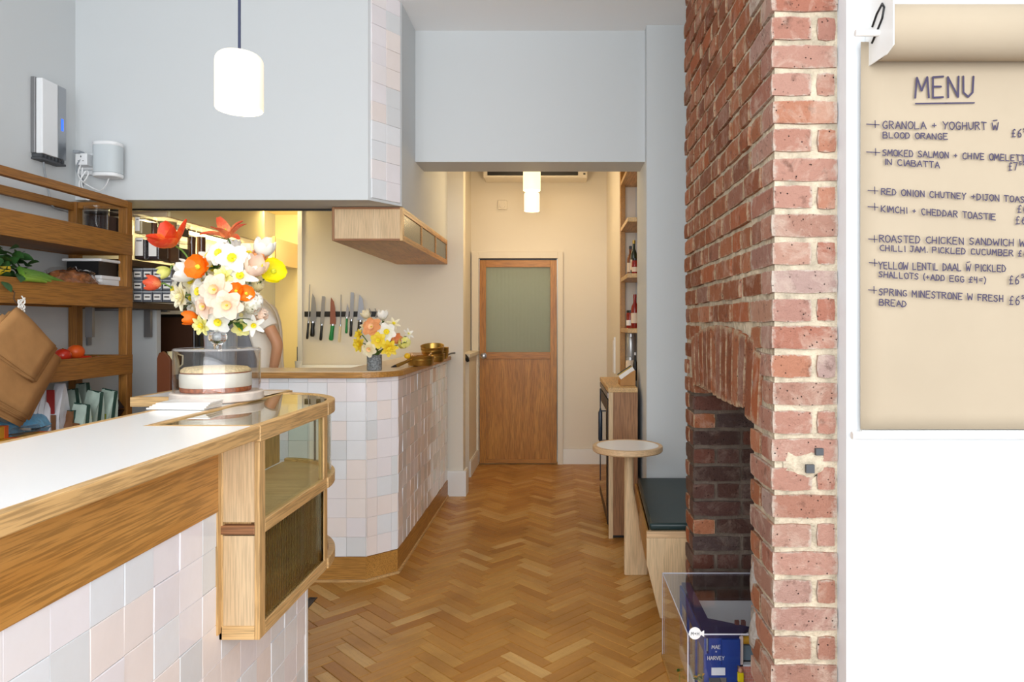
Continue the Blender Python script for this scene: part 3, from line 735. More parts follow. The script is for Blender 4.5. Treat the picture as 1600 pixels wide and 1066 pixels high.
# tapered front: wide at the top, raked in towards the floor
def bench_front(y): t = (y-yb0)/(yb1-yb0); return .403+(.455-.403)*t
pr = [(0, .06), (.155, .0), (.40, .0)]
obj('front_panel', G().add([(bench_front(yb0)+.062, yb0+.02, 0), (bench_front(yb1)+.062, yb1, 0), (bench_front(yb1), yb1, .25), (bench_front(yb0), yb0+.02, .25), (bench_front(yb1), yb1, .40), (bench_front(yb0), yb0+.02, .40),
    (bench_front(yb0)+.08, yb0+.02, 0), (bench_front(yb1)+.08, yb1, 0), (bench_front(yb1)+.018, yb1, .25), (bench_front(yb0)+.018, yb0+.02, .25), (bench_front(yb1)+.018, yb1, .40), (bench_front(yb0)+.018, yb0+.02, .40)],
    [(0,1,2,3), (3,2,4,5), (6,9,8,7), (9,11,10,8), (0,3,9,6), (3,5,11,9), (1,7,8,2), (2,8,10,4), (5,4,10,11), (0,6,7,1)]), M_kick, bn, bevel=.002, label='darker raking front panel')
x_ = bench_front(yb0)
obj('end_panel', G().prism([(x_+.062, 0), (.88, 0), (.88, .37), (x_, .37), (x_, .25)], yb0, yb0+.02, 'y'), M_ashZ, bn, bevel=.002)
obj('top_rail', G().box((x_, yb0, .371), (.88, yb0+.02, .40)), M_ashX, bn, bevel=.002)
obj('seat_board', G().prism([(x_+.01, yb0+.02), (.9, yb0+.02), (.9, yb1), (bench_front(yb1)+.01, yb1)], .37, .40), M_ashX, bn)
g = G().prism([(x_+.012, yb0+.005), (.89, yb0+.005), (.89, yb1-.005), (bench_front(yb1)+.015, yb1-.005)], .402, .437)
obj('seat_pad', g, M_leather, bn, bevel=.012, smooth=60, label='dark green leather seat pad')

# ------------------------------------------------------------------ drinks fridge cabinet in the recess
cb = thing('fridge_cabinet', (.4, 4.75, 0), 'oak cabinet round a black glass-fronted fridge, behind the round table', 'cabinet')
cx0, cx1, cy0, cy1, ch_ = .312, .496, 4.32, 5.19, .955
def cp(n, a, b, m, bev=.0015, lab=None): return obj(n, bx(a, b), m, cb, bevel=bev, label=lab)
cp('side_panel', (cx0+.028, cy0+.004, .02), (cx1, cy0+.02, ch_-.03), M_brnZ, 0, 'brown veneer side')
cp('corner_post', (cx0, cy0, .0), (cx0+.028, cy0+.022, ch_-.03), M_ashZ)
cp('cabinet_top', (cx0-.004, cy0-.002, ch_-.03), (cx1, cy1, ch_), M_oakY)
cp('base', (cx0+.03, cy0+.02, 0), (cx1, cy1, .06), M_black)
cp('carcass', (cx0+.035, cy0+.02, .06), (cx1-.002, cy1, ch_-.03), M_black)
fd = cp('fridge_door', (cx0-.006, cy0+.03, .08), (cx0+.03, cy1-.01, .87), M_black, .003, 'black fridge door')
o = obj('glass_pane', bx((cx0-.009, cy0+.10, .16), (cx0-.006, cy1-.08, .80)), M_glassg, fd)
cp('vent_strip', (cx0-.004, cy0+.03, .885), (cx0+.02, cy1-.01, .918), M_steelD, 0, 'pale metal strip')
hp = PX(943, 660, cx0-.035); yh = 4.62
g = G().tube([(cx0-.035, yh, .55), (cx0-.035, yh, .565), (cx0-.035, yh, .58), (cx0-.035, yh, .76), (cx0-.035, yh, .775), (cx0-.035, yh, .79)], [.004, .008, .014, .014, .008, .004], 12)
g.cyl((cx0-.035, yh, .57), (cx0-.004, yh, .57), .005); g.cyl((cx0-.035, yh, .77), (cx0-.004, yh, .77), .005); g.cyl((cx0-.035, yh, .3), (cx0-.035, yh, .95*.97), .0035)
obj('handle', g, M_navy, fd, smooth=40, label='navy capsule handle')

# ------------------------------------------------------------------ oak shelving in the recess
sh = thing('wall_shelving', (.64, 4.9, 1.0), 'tall oak shelving in the recess above the fridge cabinet', 'shelving')
def yz(px, py): pass
obj('upright', bx((.46, 5.13, .955), (.495, 5.195, 2.85)), M_kick, sh, bevel=.002); obj('upright', bx((.78, 4.62, 1.0), (.815, 5.195, 2.85)), M_oakZ, sh)
SZ = []
for py in (519, 441, 362, 290):       # undersides at the far end
    z = H-(py-VY)*5.13/F
    SZ.append(z); obj('shelf', bx((.462, 4.63, z), (.815, 5.19, z+.03)), M_oakY, sh, bevel=.002)

# ------------------------------------------------------------------ left rack along the wall
rk = thing('oak_rack', (-2.42, 2.9, 0), 'tall oak tray rack on the left wall, full of groceries', 'rack')
XR0, XR1, YR0, YR1 = XL+.005, -2.27, 2.1, 3.63
def rp(n, a, b, m): return obj(n, bx(a, b), m, rk, bevel=.002)
rp('post', (XR1-.045, YR1-.045, 0), (XR1, YR1, 2.004), M_rackZ); rp('post', (XR0, YR1-.05, 0), (XR0+.045, YR1-.005, 2.0), M_rackZ)
rp('post', (XR1-.045, YR0, 0), (XR1, YR0+.045, 2.004), M_rackZ); rp('post', (XR0, YR0, 0), (XR0+.045, YR0+.045, 2.0), M_rackZ)
rp('rail', (XR1-.03, YR0, 1.968), (XR1+.002, YR1-.04, 2.006), M_rackY); rp('rail', (XR0, YR0, 1.955), (XR0+.03, YR1-.04, 1.995), M_rackY)
rp('rail', (XR0+.03, YR1-.04, 1.965), (XR1-.03, YR1-.01, 2.0), M_rackX)
for zb, zt_, ti in ((1.721, 1.832, 1.735), (1.445, 1.554, 1.47), (1.096, 1.197, 1.11)):
    rp('tray_board', (XR1-.016, YR0, zb), (XR1+.004, YR1-.002, zt_), M_rackY)
    rp('tray_board', (XR0, YR0, zb), (XR0+.02, YR1-.05, zt_), M_rackY)
    rp('tray_end', (XR0+.02, YR1-.03, zb), (XR1-.016, YR1-.01, zt_), M_rackX)
    rp('tray_base', (XR0+.02, YR0, ti-.012), (XR1-.016, YR1-.03, ti), M_rackY)
rp('tray_edge', (XR1-.01, YR0, 1.445), (XR1+.007, YR1-.04, 1.468), M_rackY)
rp('shelf_board', (XR0, YR0, .80), (XR1, YR1-.05, .83), M_rackY)
# ------------------------------------------------------------------ pendant lamps
M_shade = mat('opal_shade', srgb(255, 244, 222), .4, emit=((1.0, .90, .68, 1), .22))
M_shadeW = mat('opal_shade_warm', srgb(255, 236, 196), .4, emit=((1.0, .84, .52, 1), .75))
M_bulb = mat('lamp_underside', srgb(255, 250, 235), .4, emit=((1.0, .93, .75, 1), 1.0))
M_cord = mat('navy_cord', srgb(46, 52, 78), .7)
def pendant(x, y, zb, ztop, label, m, watts, col, r=.0655, h=.163):
    p = thing('pendant_lamp', (x, y, ztop), label, 'lamp', 'white cylinder pendant lamps')
    prof = [(r-.003, 0), (r, .003), (r, h-.026)] + [(r-.026+.026*cos(R(a)), h-.026+.026*sin(R(a))) for a in (20, 40, 60, 80)] + [(.006, h)]
    obj('shade', G().lathe(prof, 40, (x, y, zb), caps=False), m, p, smooth=50)
    obj('diffuser', G().lathe([(.001, .003), (r-.004, .003), (r-.003, .001)], 40, (x, y, zb), caps=False), M_bulb, p)
    obj('cord', G().cyl((x, y, zb+h-.002), (x, y, ztop), .0042, 8), M_cord, p)
    obj('ceiling_rose', G().lathe([(.05, 0), (.05, -.02), (.04, -.03), (.005, -.03)], 24, (x, y, ztop)), M_white, p)
    l = bpy.data.lights.new('lamp_glow', 'POINT'); l.energy = watts; l.color = col; l.shadow_soft_size = .05
    lo = bpy.data.objects.new('lamp_glow', l); C.objects.link(lo); lo.location = (x, y, zb-.06)
q = P(374, 172, 1.98); pendant(q.x, 1.98, q.z, ZC, 'opal cylinder pendant lamp on a navy cord above the front counter', M_shade, 3.0, (1, .85, .6))
q = P(831, 298, 5.14); pendant(q.x, 5.14, q.z, ZC, 'opal pendant lamp in the corridor, the nearer and higher of the two', M_shadeW, 3.4, (1, .72, .38))
q = P(831, 330, 5.78); pendant(q.x, 5.78, q.z, ZC, 'opal pendant lamp in the corridor, the farther and lower of the two', M_shadeW, 3.4, (1, .72, .38))

# ------------------------------------------------------------------ air conditioner, sensor
ac = thing('air_conditioner', (-.22, 6.5, 2.78), 'white air conditioner high on the wall above the far door', 'air conditioner')
za = H-(278-VY)*6.4/F
a0, a1 = P(755, 0, 6.4).x, P(918, 0, 6.4).x
obj('casing', bx((a0, 6.4, za), (a1, 6.629, za+.3)), M_cream, ac, bevel=.012)
obj('outlet_slot', bx((a0+.04, 6.39, za+.025), (a1-.09, 6.42, za+.058)), M_black, ac)
obj('flap', bx((a0+.03, 6.385, za+.004), (a1-.05, 6.40, za+.018)), M_cream, ac, bevel=.002)
obj('status_window', bx((a1-.04, 6.395, za+.03), (a1-.02, 6.402, za+.045)), M_greyD, ac)
q = P(785, 320, 6.6); sn = thing('wall_sensor', (q.x, 6.62, q.z), 'small square cream sensor box on the wall above the far door', 'sensor')
obj('housing', G().cbox((q.x, 6.612, q.z), (.088, .034, .088)), M_cream, sn, bevel=.006)
obj('dial', G().lathe([(.028, 0), (.026, .008)], 20, T=Matrix.Translation((q.x, 6.595, q.z-.006)) @ Matrix.Rotation(R(90), 4, 'X')), M_cream, sn)

# ------------------------------------------------------------------ small cupboard under the bulkhead
wc = thing('wall_cupboard', (-1.08, 4.6, 1.828), 'oak wall cupboard with three small glass panes, hung under the bulkhead', 'cupboard')
a_, b_, c0_, c1_, z0_, z1_ = -1.281, XA+.002, 3.845, 5.39, 1.828, 2.018
def wp(n, a, b, m, bev=.0015, par=None, lab=None): return obj(n, bx(a, b), m, par or wc, bevel=bev, label=lab)
wp('front_panel', (a_+.012, c0_+.003, z0_+.012), (b_-.012, c0_+.02, z1_-.012), M_ashZ, 0)
wp('frame_strip', (a_, c0_, z0_), (a_+.014, c0_+.02, z1_), M_brnZ); wp('frame_strip', (b_-.014, c0_, z0_), (b_, c0_+.02, z1_), M_oakZ)
wp('frame_strip', (a_+.014, c0_, z0_), (b_-.014, c0_+.02, z0_+.012), M_brnX); wp('frame_strip', (a_+.014, c0_, z1_-.012), (b_-.014, c0_+.02, z1_), M_brnX)
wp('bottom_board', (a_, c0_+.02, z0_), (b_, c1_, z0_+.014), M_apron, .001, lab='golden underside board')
wp('top_board', (a_, c0_+.02, z1_-.014), (b_, c1_, z1_), M_oakY, 0)
wp('back_board', (a_, c0_+.02, z0_+.014), (a_+.01, c1_, z1_-.014), M_oakY, 0)
wp('rail', (b_-.016, c0_+.02, z0_+.014), (b_, c1_, z0_+.034), M_apron); wp('rail', (b_-.016, c0_+.02, z1_-.034), (b_, c1_, z1_-.014), M_apron)
for py_ in (c0_+.02, c0_+.54, c0_+1.04, c1_-.03): wp('mullion', (b_-.015, py_, z0_+.034), (b_-.001, py_+.028, z1_-.034), M_apron)
for k in range(3): wp('glass_pane', (b_-.01, (c0_+.048, c0_+.568, c0_+1.068)[k], z0_+.034), (b_-.006, (c0_+.54, c0_+1.04, c1_-.03)[k], z1_-.034), M_pane, 0)

# ------------------------------------------------------------------ knife rack
zk = H-(491-VY)*5.39/F; kx0, kx1 = P(476, 0, 5.39).x, P(590, 0, 5.39).x
o = obj('knife_rack', bx((kx0, 5.383, zk-.021), (kx1, 5.399, zk+.021)), M_black, bevel=.002); tag(o, 'black magnetic knife strip on the beige kitchen wall', 'knife rack')
M_blade = mat('knife_blade', srgb(172, 176, 186), .3, metal=.75); M_rust = mat('copper_blade', srgb(150, 98, 84), .4, metal=.5)
M_kgreen = mat('green_handle', srgb(20, 132, 66), .45); M_kivory = mat('ivory_handle', srgb(226, 208, 168), .45)
def knife(name, tip, base, butt, bw, hm, bm, label, kind='blade', lean=0, grp=None):
    y0 = 5.374; t = P(*tip, y0); b = P(*base, y0); e_ = P(*butt, y0)
    k = thing(name, (b.x, y0, b.z), label, 'knife' if name != 'sharpening_steel' else 'sharpener', 'knives on the magnetic strip')
    d_ = (t-b); L = d_.length; d_.normalize(); n_ = Vector((d_.z, 0, -d_.x)); w_ = bw*y0/F
    g = G()
    if kind == 'chef': pr = [(0, -.5), (0, .5), (.15, .52), (.6, .34), (.85, .08), (1, -.42), (.8, -.48), (.4, -.5)]
    elif kind == 'bread': pr = [(0, -.5), (0, .5), (.97, .42), (1, .2), (1, -.5)]
    else: pr = [(0, -.5), (0, .5), (.6, .4), (1, -.3)]
    if kind == 'steel': g.tube([b, b+d_*L*.97, t], [.0045, .0035, .001], 10)
    else:
        pts = [b + d_*L*u + n_*w_*v for u, v in pr]; m_ = len(pts)
        g.add([(p.x, y0-.0012, p.z) for p in pts] + [(p.x, y0+.0012, p.z) for p in pts], [tuple(range(m_)), tuple(range(m_, 2*m_))[::-1]] + [(i, (i+1) % m_, m_+(i+1) % m_, m_+i) for i in range(m_)])
    obj('blade', g, bm, k)
    h_ = e_-b; hw = max(w_*.36, .009); g = G(); q_ = h_.normalized(); LL = h_.length
    rs = [hw*.75, hw*.95, hw*.85, hw*1.0, hw*1.05, hw*.7]; us_ = [0, .12, .4, .7, .92, 1]
    g.tube([b+q_*LL*u for u in us_], rs, 10)
    obj('handle', g, hm, k, smooth=50)
    obj('bolster', G().tube([b-q_*.004, b+q_*.010], [hw*.9, hw*.9], 10), M_steel, k)
knife('sharpening_steel', (484, 444), (482, 503), (480, 530), 4, M_blackpl, M_steelD, 'leftmost knife-strip tool: long thin steel rod with black handle', 'steel')
knife('knife', (492, 459), (489, 503), (488, 526), 9, M_blackpl, M_blade, 'wide grey blade second from the left on the strip, black handle', 'chef')
knife('knife', (506, 463), (503, 507), (501, 532), 6, M_blackpl, M_blade, 'narrow dull straight blade with a black riveted handle, left of the reddish blade', 'bread')
knife('knife', (521, 465), (520, 507), (517, 532), 9, M_kgreen, M_rust, 'reddish-brown chef blade with a green handle', 'chef')
knife('sharpening_steel', (533, 460), (532, 508), (530, 535), 4, M_kivory, M_steelD, 'slim steel with an ivory handle, right of the reddish blade', 'steel')
knife('knife', (544, 474), (542, 496), (541, 521), 5, M_kgreen, M_blade, 'short knife whose green handle hangs higher than the others', 'utility')
knife('knife', (551, 457), (549, 500), (548, 526), 6, M_blackpl, M_steel, 'bright square-ended bread knife with black riveted handle', 'bread')
knife('knife', (566, 461), (563, 501), (560, 528), 10, M_blackpl, M_blade, 'large shiny chef knife just left of the small bouquet', 'chef')
for px_, nm_ in ((577, 'small hooked steel tool above the small bouquet, left one'), (586, 'small hooked steel tool above the small bouquet, right one')):
    a = P(px_, 482, 5.375); b = P(px_+1, 497, 5.375); g = G().tube([a, (a+b)/2+Vector((.012, 0, 0)), b], [.003, .004, .006], 8)
    o = obj('paring_knife', g, M_steelD); tag(o, nm_, 'knife', 'knives on the magnetic strip')

# ------------------------------------------------------------------ pans on the pass
def pan(px, pyb, D, rpx, hpx, label, handle=None, stack=1, name='saute_pan', inner=M_steelD):
    q = P(px, pyb, D); r = rpx*D/F; h = hpx*D/F; z0 = q.z
    p = thing(name, (q.x, D, z0), label, 'pan', 'brass pans on the pass')
    obj('body', G().lathe([(.002, 0), (r*.86, 0), (r*.95, h*.25), (r, h), (r*1.03, h+.003), (r*1.0, h+.004), (r*.965, h), (r*.92, h*.3), (r*.84, .005), (.002, .005)], 36, (q.x, D, z0), caps=False), M_brass, p, smooth=40)
    obj('rivet_band', G().lathe([(r*1.0, h*.62), (r*1.012, h*.66), (r*1.0, h*.7)], 36, (q.x, D, z0), caps=False), M_brass, p, smooth=60)
    if handle:
        a = Vector((q.x, D, z0+h*.7)); b = P(*handle); d_ = (b-a); d_.z = 0; s0 = a + d_.normalized()*r*.97
        obj('handle', G().tube([s0, s0.lerp(b, .3), s0.lerp(b, .7), b], [.008, .009, .011, .010], 10), M_brass, p, smooth=50)
        obj('handle_tip', G().tube([b, b.lerp(s0, -.02), b+(b-s0).normalized()*.03], [.0105, .0105, .008], 10), M_blackpl, p, smooth=50)
    return p, q, r, h, z0
p1, q1, r1, h1, zq = pan(657, 559, 4.15, 21, 14, 'front brass saute pan with a black-tipped handle pointing left', (618, 560, 3.98))
ZP = 1.107
for ob in (p1,): ob.location.z = ZP
o = obj('glass_bowl', G().lathe([(.03, 0), (.058, .012), (.072, .036), (.07, .036), (.055, .014), (.001, .004)], 32, (q1.x+.0, 4.15, ZP+.042), caps=False), glass('bowl_glass', (.95, .88, .82, 1)), smooth=50); tag(o, 'shallow clear glass bowl sitting in the front brass pan', 'bowl')
o = obj('lemon', G().ball((q1.x-.058, 4.05, ZP+.062), (.019, .018, .017), 14, 10), mat('lemon_skin', srgb(248, 196, 30), .4), smooth=80); tag(o, 'small yellow lemon resting on the rim of the front brass pan', 'lemon')
p2, *_ = pan(678, 556, 4.55, 17, 12, 'lower brass pan standing behind the front pan'); p2.location.z = ZP
p3, *_ = pan(676, 545, 4.56, 18, 12, 'brass pan stacked on top, tilted, rearmost pile'); p3.location.z = ZP+.054; p3.rotation_euler = (R(12), 0, 0)
p4, *_ = pan(688, 553, 4.95, 13, 17, 'tall small brass pan behind the others, nearest the pier'); p4.location.z = ZP
# cable from the pass to the ledge
pts = [Vector((-1.0, 4.8, ZP+.006)), P(690, 553, 5.0), P(705, 552, 5.3), P(716, 551, 5.5), P(725, 555, 5.8), P(730, 560, 5.9)]
pts[1].z = ZP+.006; pts[2].z = 1.13
o = obj('cable', G().tube(pts, .006, 8), M_black, smooth=60); tag(o, 'black cable running from the brass pans to the corridor ledge', 'cable')
q = P(729, 560, 5.88); o = obj('plug', G().tube([q+Vector((-.02, 0, .03)), q, q+Vector((.015, 0, -.03))], [.014, .02, .012], 8), M_black); tag(o, 'black plug hanging at the end of the corridor ledge', 'plug')

# ------------------------------------------------------------------ insect killer, speaker, socket, cables (left wall)
def LX(px, py, X): return PX(px, py, X)
ik = thing('insect_killer', (XL+.05, 3.4, 1.55), 'silver and white wall-mounted insect killer above the oak rack', 'insect killer')
ya, yb, zl, zh = 3.33, 3.505, 2.165, 2.568
obj('back_case', bx((XL, ya, zl+.03), (XL+.022, yb, zh)), M_steelD, ik, bevel=.003)
obj('white_cover', bx((XL+.022, ya+.006, zl+.03), (XL+.055, ya+.11, zh-.004)), M_white, ik, bevel=.004, label='glossy white half of the cover')
obj('steel_cover', bx((XL+.022, ya+.111, zl+.03), (XL+.053, yb-.003, zh-.004)), M_steel, ik, bevel=.004, label='brushed silver half of the cover')
obj('status_light', bx((XL+.0528, ya+.135, 2.34), (XL+.0545, ya+.148, 2.40)), mat('blue_led', srgb(30, 70, 220), .3, emit=((.02, .1, .9, 1), 1.2)), ik, label='blue light strip')
for k in range(7): obj('grille_bar', bx((XL+.002, ya+.006+k*.024, zl+.012), (XL+.05, ya+.016+k*.024, zl+.028)), M_greyD, ik)
obj('grille_tray', bx((XL, ya+.003, zl), (XL+.05, yb-.003, zl+.01)), M_greyD, ik)
q = P(172, 0, 3.59); sp = thing('wall_speaker', (q.x, 3.57, 2.1), 'white rounded loudspeaker on the wall beside the socket', 'speaker')
zb_, zt_ = H-(277-VY)*3.56/F, H-(222-VY)*3.56/F; rx = .067
def sq(s_, n=28): return [(q.x+s_*rx*(abs(cos(a))**.7)*(1 if cos(a) > 0 else -1), 3.575+s_*.052*(abs(sin(a))**.7)*(1 if sin(a) > 0 else -1)) for a in [2*pi*i/n for i in range(n)]]
obj('grille', G().prism(sq(1.0), zb_+.022, zt_-.022), mat('speaker_mesh', srgb(196, 204, 208), .8), sp, smooth=40, label='pale grey mesh body')
obj('cap', G().prism(sq(1.01), zt_-.022, zt_), M_white, sp, bevel=.006, smooth=40); obj('cap', G().prism(sq(1.01), zb_, zb_+.022), M_white, sp, bevel=.006, smooth=40)
obj('bracket', G().cbox((q.x, 3.634, (zb_+zt_)/2), (.05, .02, .08)), M_white, sp)
q = P(135, 252, 3.62); so = thing('wall_socket', (q.x, 3.6, q.z), 'white cube plug adapter in the wall socket left of the speaker', 'socket')
obj('face_plate', G().cbox((q.x, 3.634, q.z), (.086, .01, .086)), M_white, so, bevel=.002)
obj('adapter', G().cbox((q.x+.005, 3.60, q.z), (.062, .058, .062)), M_white, so, bevel=.004)
for dx, dz, sx_, sz_ in ((0, .013, .004, .009), (-.012, -.009, .007, .003), (.012, -.009, .007, .003)): obj('pin_hole', G().cbox((q.x+.005+dx, 3.5705, q.z+dz), (sx_, .002, sz_)), M_black, so)
obj('plug', G().cbox((q.x-.012, 3.58, q.z+.036), (.03, .05, .016)), M_grey, so, bevel=.003)
obj('trunking', G().box((q.x-.05, 3.625, q.z-.07), (q.x+.12, 3.639, q.z-.052)), M_white, so)
def curve_pts(ctrl, n=40):
    ctrl = [Vector(c) for c in ctrl]; out = []; k = len(ctrl)-1
    for i in range(n+1):
        t = i/n*k; a = min(int(t), k-1); f = t-a
        p0, p1_, p2_, p3_ = ctrl[max(a-1,0)], ctrl[a], ctrl[a+1], ctrl[min(a+2,k)]
        out.append(.5*((2*p1_)+(-p0+p2_)*f+(2*p0-5*p1_+4*p2_-p3_)*f*f+(-p0+3*p1_-3*p2_+p3_)*f**3))
    return out
g = G().tube(curve_pts([PX(68, 253, XL+.03), PX(71, 275, XL+.02), PX(76, 300, XL+.02), PX(82, 322, XL+.03), P(100, 330, 3.56), P(114, 334, 3.6)]), .004, 6)
o = obj('cable', g, M_grey, smooth=60); tag(o, 'grey cable hanging from the insect killer behind the rack rail', 'cable')
g = G().tube(curve_pts([P(131, 245, 3.58), P(122, 255, 3.57), P(120, 268, 3.57), P(130, 282, 3.57), P(128, 296, 3.57)]), .004, 6)
o = obj('cable', g, M_grey, smooth=60); tag(o, 'short grey lead looping down from the plug adapter', 'cable')
ct = [P(126, 258, 3.55), P(122, 272, 3.54), P(130, 284, 3.53), P(138, 272, 3.54), P(134, 268, 3.55), P(124, 286, 3.53), P(128, 300, 3.52), P(136, 312, 3.51), P(142, 310, 3.52), P(138, 303, 3.53),
      P(130, 308, 3.52), P(124, 306, 3.53), P(130, 298, 3.53), P(127, 285, 3.54), P(129, 262, 3.55)]
o = obj('coiled_cable', G().tube(curve_pts(ct, 110), .0035, 6), M_white, smooth=60); tag(o, 'white coiled cable hanging below the socket over the rack rail', 'cable')
g = G().tube(curve_pts([P(170, 279, 3.58), P(165, 290, 3.58), P(155, 298, 3.58), P(138, 290, 3.57), P(130, 285, 3.55)]), .0035, 6)
o = obj('cable', g, M_white, smooth=60); tag(o, 'white lead running from under the speaker to the coiled cable', 'cable')

# ------------------------------------------------------------------ kitchen left wall: two dark shelves with containers
shelfobjs = []
for nm, z_, y1_ in (('upper dark shelf of containers on the kitchen left wall, just past the oak rack', 1.672, 4.75), ('lower dark shelf holding the small labelled boxes, on the kitchen left wall', 1.442, 4.26)):
    s_ = thing('kitchen_shelf', (XL+.15, 4.1, z_), nm, 'shelf')
    obj('board', bx((XL, 3.66, z_), (-2.31, y1_, z_+.035)), M_shelf, s_, bevel=.002)
    for y_ in (3.72, y1_-.15): obj('bracket', G().box((XL+.001, y_, z_-.2), (XL+.012, y_+.03, z_)).box((XL+.001, y_, z_-.012), (XL+.22, y_+.03, z_)), M_steelD, s_)
for px_ in (142, 233):
    D_ = 3.60 if px_ == 142 else 3.98
    if px_ == 142: q0, q1_ = P(137, 527, 3.62), P(148, 480, 3.62)
    else: q0, q1_ = P(228, 527, 4.0), P(238, 482, 4.0)
    o = obj('shelf_bracket', bx((q0.x, D_, q0.z), (q1_.x, D_+.02, q1_.z)), M_steelD); tag(o, 'grey metal shelf bracket %s' % ('seen through the oak rack above the oranges' if px_ == 142 else 'on the pale wall panel right of the oak rack'), 'bracket')
struct('wall_kitchen_panel', G().box((XL, 4.02, 0), (P(245, 0, 4.02).x, 4.06, 1.44)), M_wall)
M_clear = glass('container_plastic', (.80, .80, .80, 1))
def container(x0, x1, y0, y1, z0, z1, fill, fh, label, lid=M_white, taglabel=True, round_=False, grp='clear tubs on the kitchen shelf'):
    t = thing('storage_container', ((x0+x1)/2, (y0+y1)/2, z0), label, 'container', grp)
    cx_, cy_ = (x0+x1)/2, (y0+y1)/2; r_ = (x1-x0)/2; h_ = z1-z0
    if round_:
        obj('tub', G().lathe([(r_*.86, 0), (r_, h_*.95), (r_*1.04, h_*.97), (r_*1.04, h_)], 24, (cx_, cy_, z0), caps=False), M_clear, t, smooth=50)
        obj('contents', G().lathe([(r_*.82, .003), (r_*.9, h_*fh)], 20, (cx_, cy_, z0)), fill, t, smooth=50)
    else:
        obj('tub', bx((x0, y0, z0), (x1, y1, z1-.014)), M_clear, t, bevel=.004)
        obj('contents', bx((x0+.004, y0+.004, z0+.003), (x1-.004, y1-.004, z0+h_*fh)), fill, t, bevel=.006)
        obj('lid', bx((x0-.002, y0-.002, z1-.014), (x1+.002, y1+.002, z1)), lid, t, bevel=.003)
    if taglabel:
        lb = obj('paper_label', bx((x0+.012, y0-.0015, z0+h_*.15), (x1-.012, y0-.0005, z0+h_*.85)), M_paperW, t)
        obj('print_line', bx((x0+.018, y0-.002, z0+h_*.72), (x1-.018, y0-.0014, z0+h_*.76)), M_greyD, lb)
    return t
F_dark = mat('dark_filling', srgb(46, 34, 40), .6); F_tan = mat('tan_filling', srgb(196, 164, 104), .7); F_red = mat('brown_filling', srgb(112, 70, 44), .7); F_cream = mat('pasta_filling', srgb(214, 196, 150), .7)
zs_ = 1.708
yy = 3.70
sp_ = [((-2.49, -2.44), 'tall narrow labelled tub, bottom row nearest the rack', F_dark), ((-2.43, -2.365), 'wide labelled tub, bottom row second from the rack', F_red),]
row = [(208, 227, 366, 3.70, F_dark, .8, 'labelled tub in the bottom row right beside the rack post'), (229, 248, 368, 3.72, F_dark, .85, 'labelled tub in the bottom row, second from the rack post'),
       (251, 266, 372, 3.86, F_red, .8, 'labelled tub in the bottom row, third from the rack post'), (270, 283, 376, 4.02, F_dark, .7, 'labelled tub behind the large open tulip')]
for a, b, ty, D_, fl, fh, lb in row:
    container(P(a, 0, D_).x, P(b, 0, D_).x, D_, D_+.10, zs_, zs_+ (H-(ty-VY)*D_/F - zs_), fl, fh, lb, M_clear)
row2 = [(208, 222, 335, 3.70, F_cream, .7, 'labelled tub stacked in the top row beside the rack post', False), (224, 238, 344, 3.78, F_red, .9, 'brown jar stacked in the top row, second from the rack post', True),
        (239, 268, 341, 3.86, F_tan, .85, 'large tan-filled round tub stacked above the labelled tubs', True), (270, 283, 348, 4.02, F_dark, .6, 'grey-labelled tub in the top row, behind the tan one', False),
        (286, 299, 353, 4.18, F_red, .75, 'brown-filled jar in the top row lit by the shelf light', True), (301, 315, 356, 4.34, F_red, .8, 'last pale-lidded jar of the top row, nearest the cooker', True)]
for a, b, ty, D_, fl, fh, lb, rd in row2:
    zt_ = H-(ty-VY)*D_/F
    zb_ = H-((row[0][2] if D_ < 3.75 else 369)-VY)*D_/F
    if D_ < 4.05: zb_ = max(zb_, [H-(r[2]-VY)*r[3]/F for r in row if abs(r[3]-D_) < .1 or True][min(3, row2.index((a, b, ty, D_, fl, fh, lb, rd)))])+.001
    else: zb_ = zs_
    container(P(a, 0, D_).x, P(b, 0, D_).x, D_, D_+.10, zb_, zt_, fl, fh, lb, M_clear, taglabel=not rd, round_=rd)
# twelve little tubs on the lower shelf
base = None; M_sm = mat('smoke_plastic', srgb(92, 96, 104), .35)
where_c = ['beside the rack post', 'second from the rack post', 'third from the rack post', 'farthest from the rack post']
for r_ in range(3):
    for c_ in range(4):
        D_ = 3.72; w_ = 15.2; x0 = P(208+c_*w_, 0, D_).x; x1 = P(208+c_*w_+w_-1, 0, D_).x; z0 = 1.478+r_*.062
        t = thing('small_tub', ((x0+x1)/2, D_+.05, z0), 'small labelled grey tub on the lower kitchen shelf, %s row, %s' % (('bottom', 'middle', 'top')[r_], where_c[c_]), 'container', 'small labelled tubs on the lower kitchen shelf')
        obj('tub', bx((x0, D_, z0), (x1, D_+.1, z0+.05)), M_sm, t, bevel=.004); obj('lid', bx((x0-.0005, D_-.001, z0+.05), (x1+.0005, D_+.1, z0+.0605)), M_grey, t, bevel=.002)
        lb = obj('paper_label', bx((x0+.006, D_-.0015, z0+.012), (x1-.006, D_-.0003, z0+.042)), M_paperW, t); obj('print_line', bx((x0+.011, D_-.002, z0+.025), (x1-.011, D_-.0014, z0+.031)), M_black, lb)
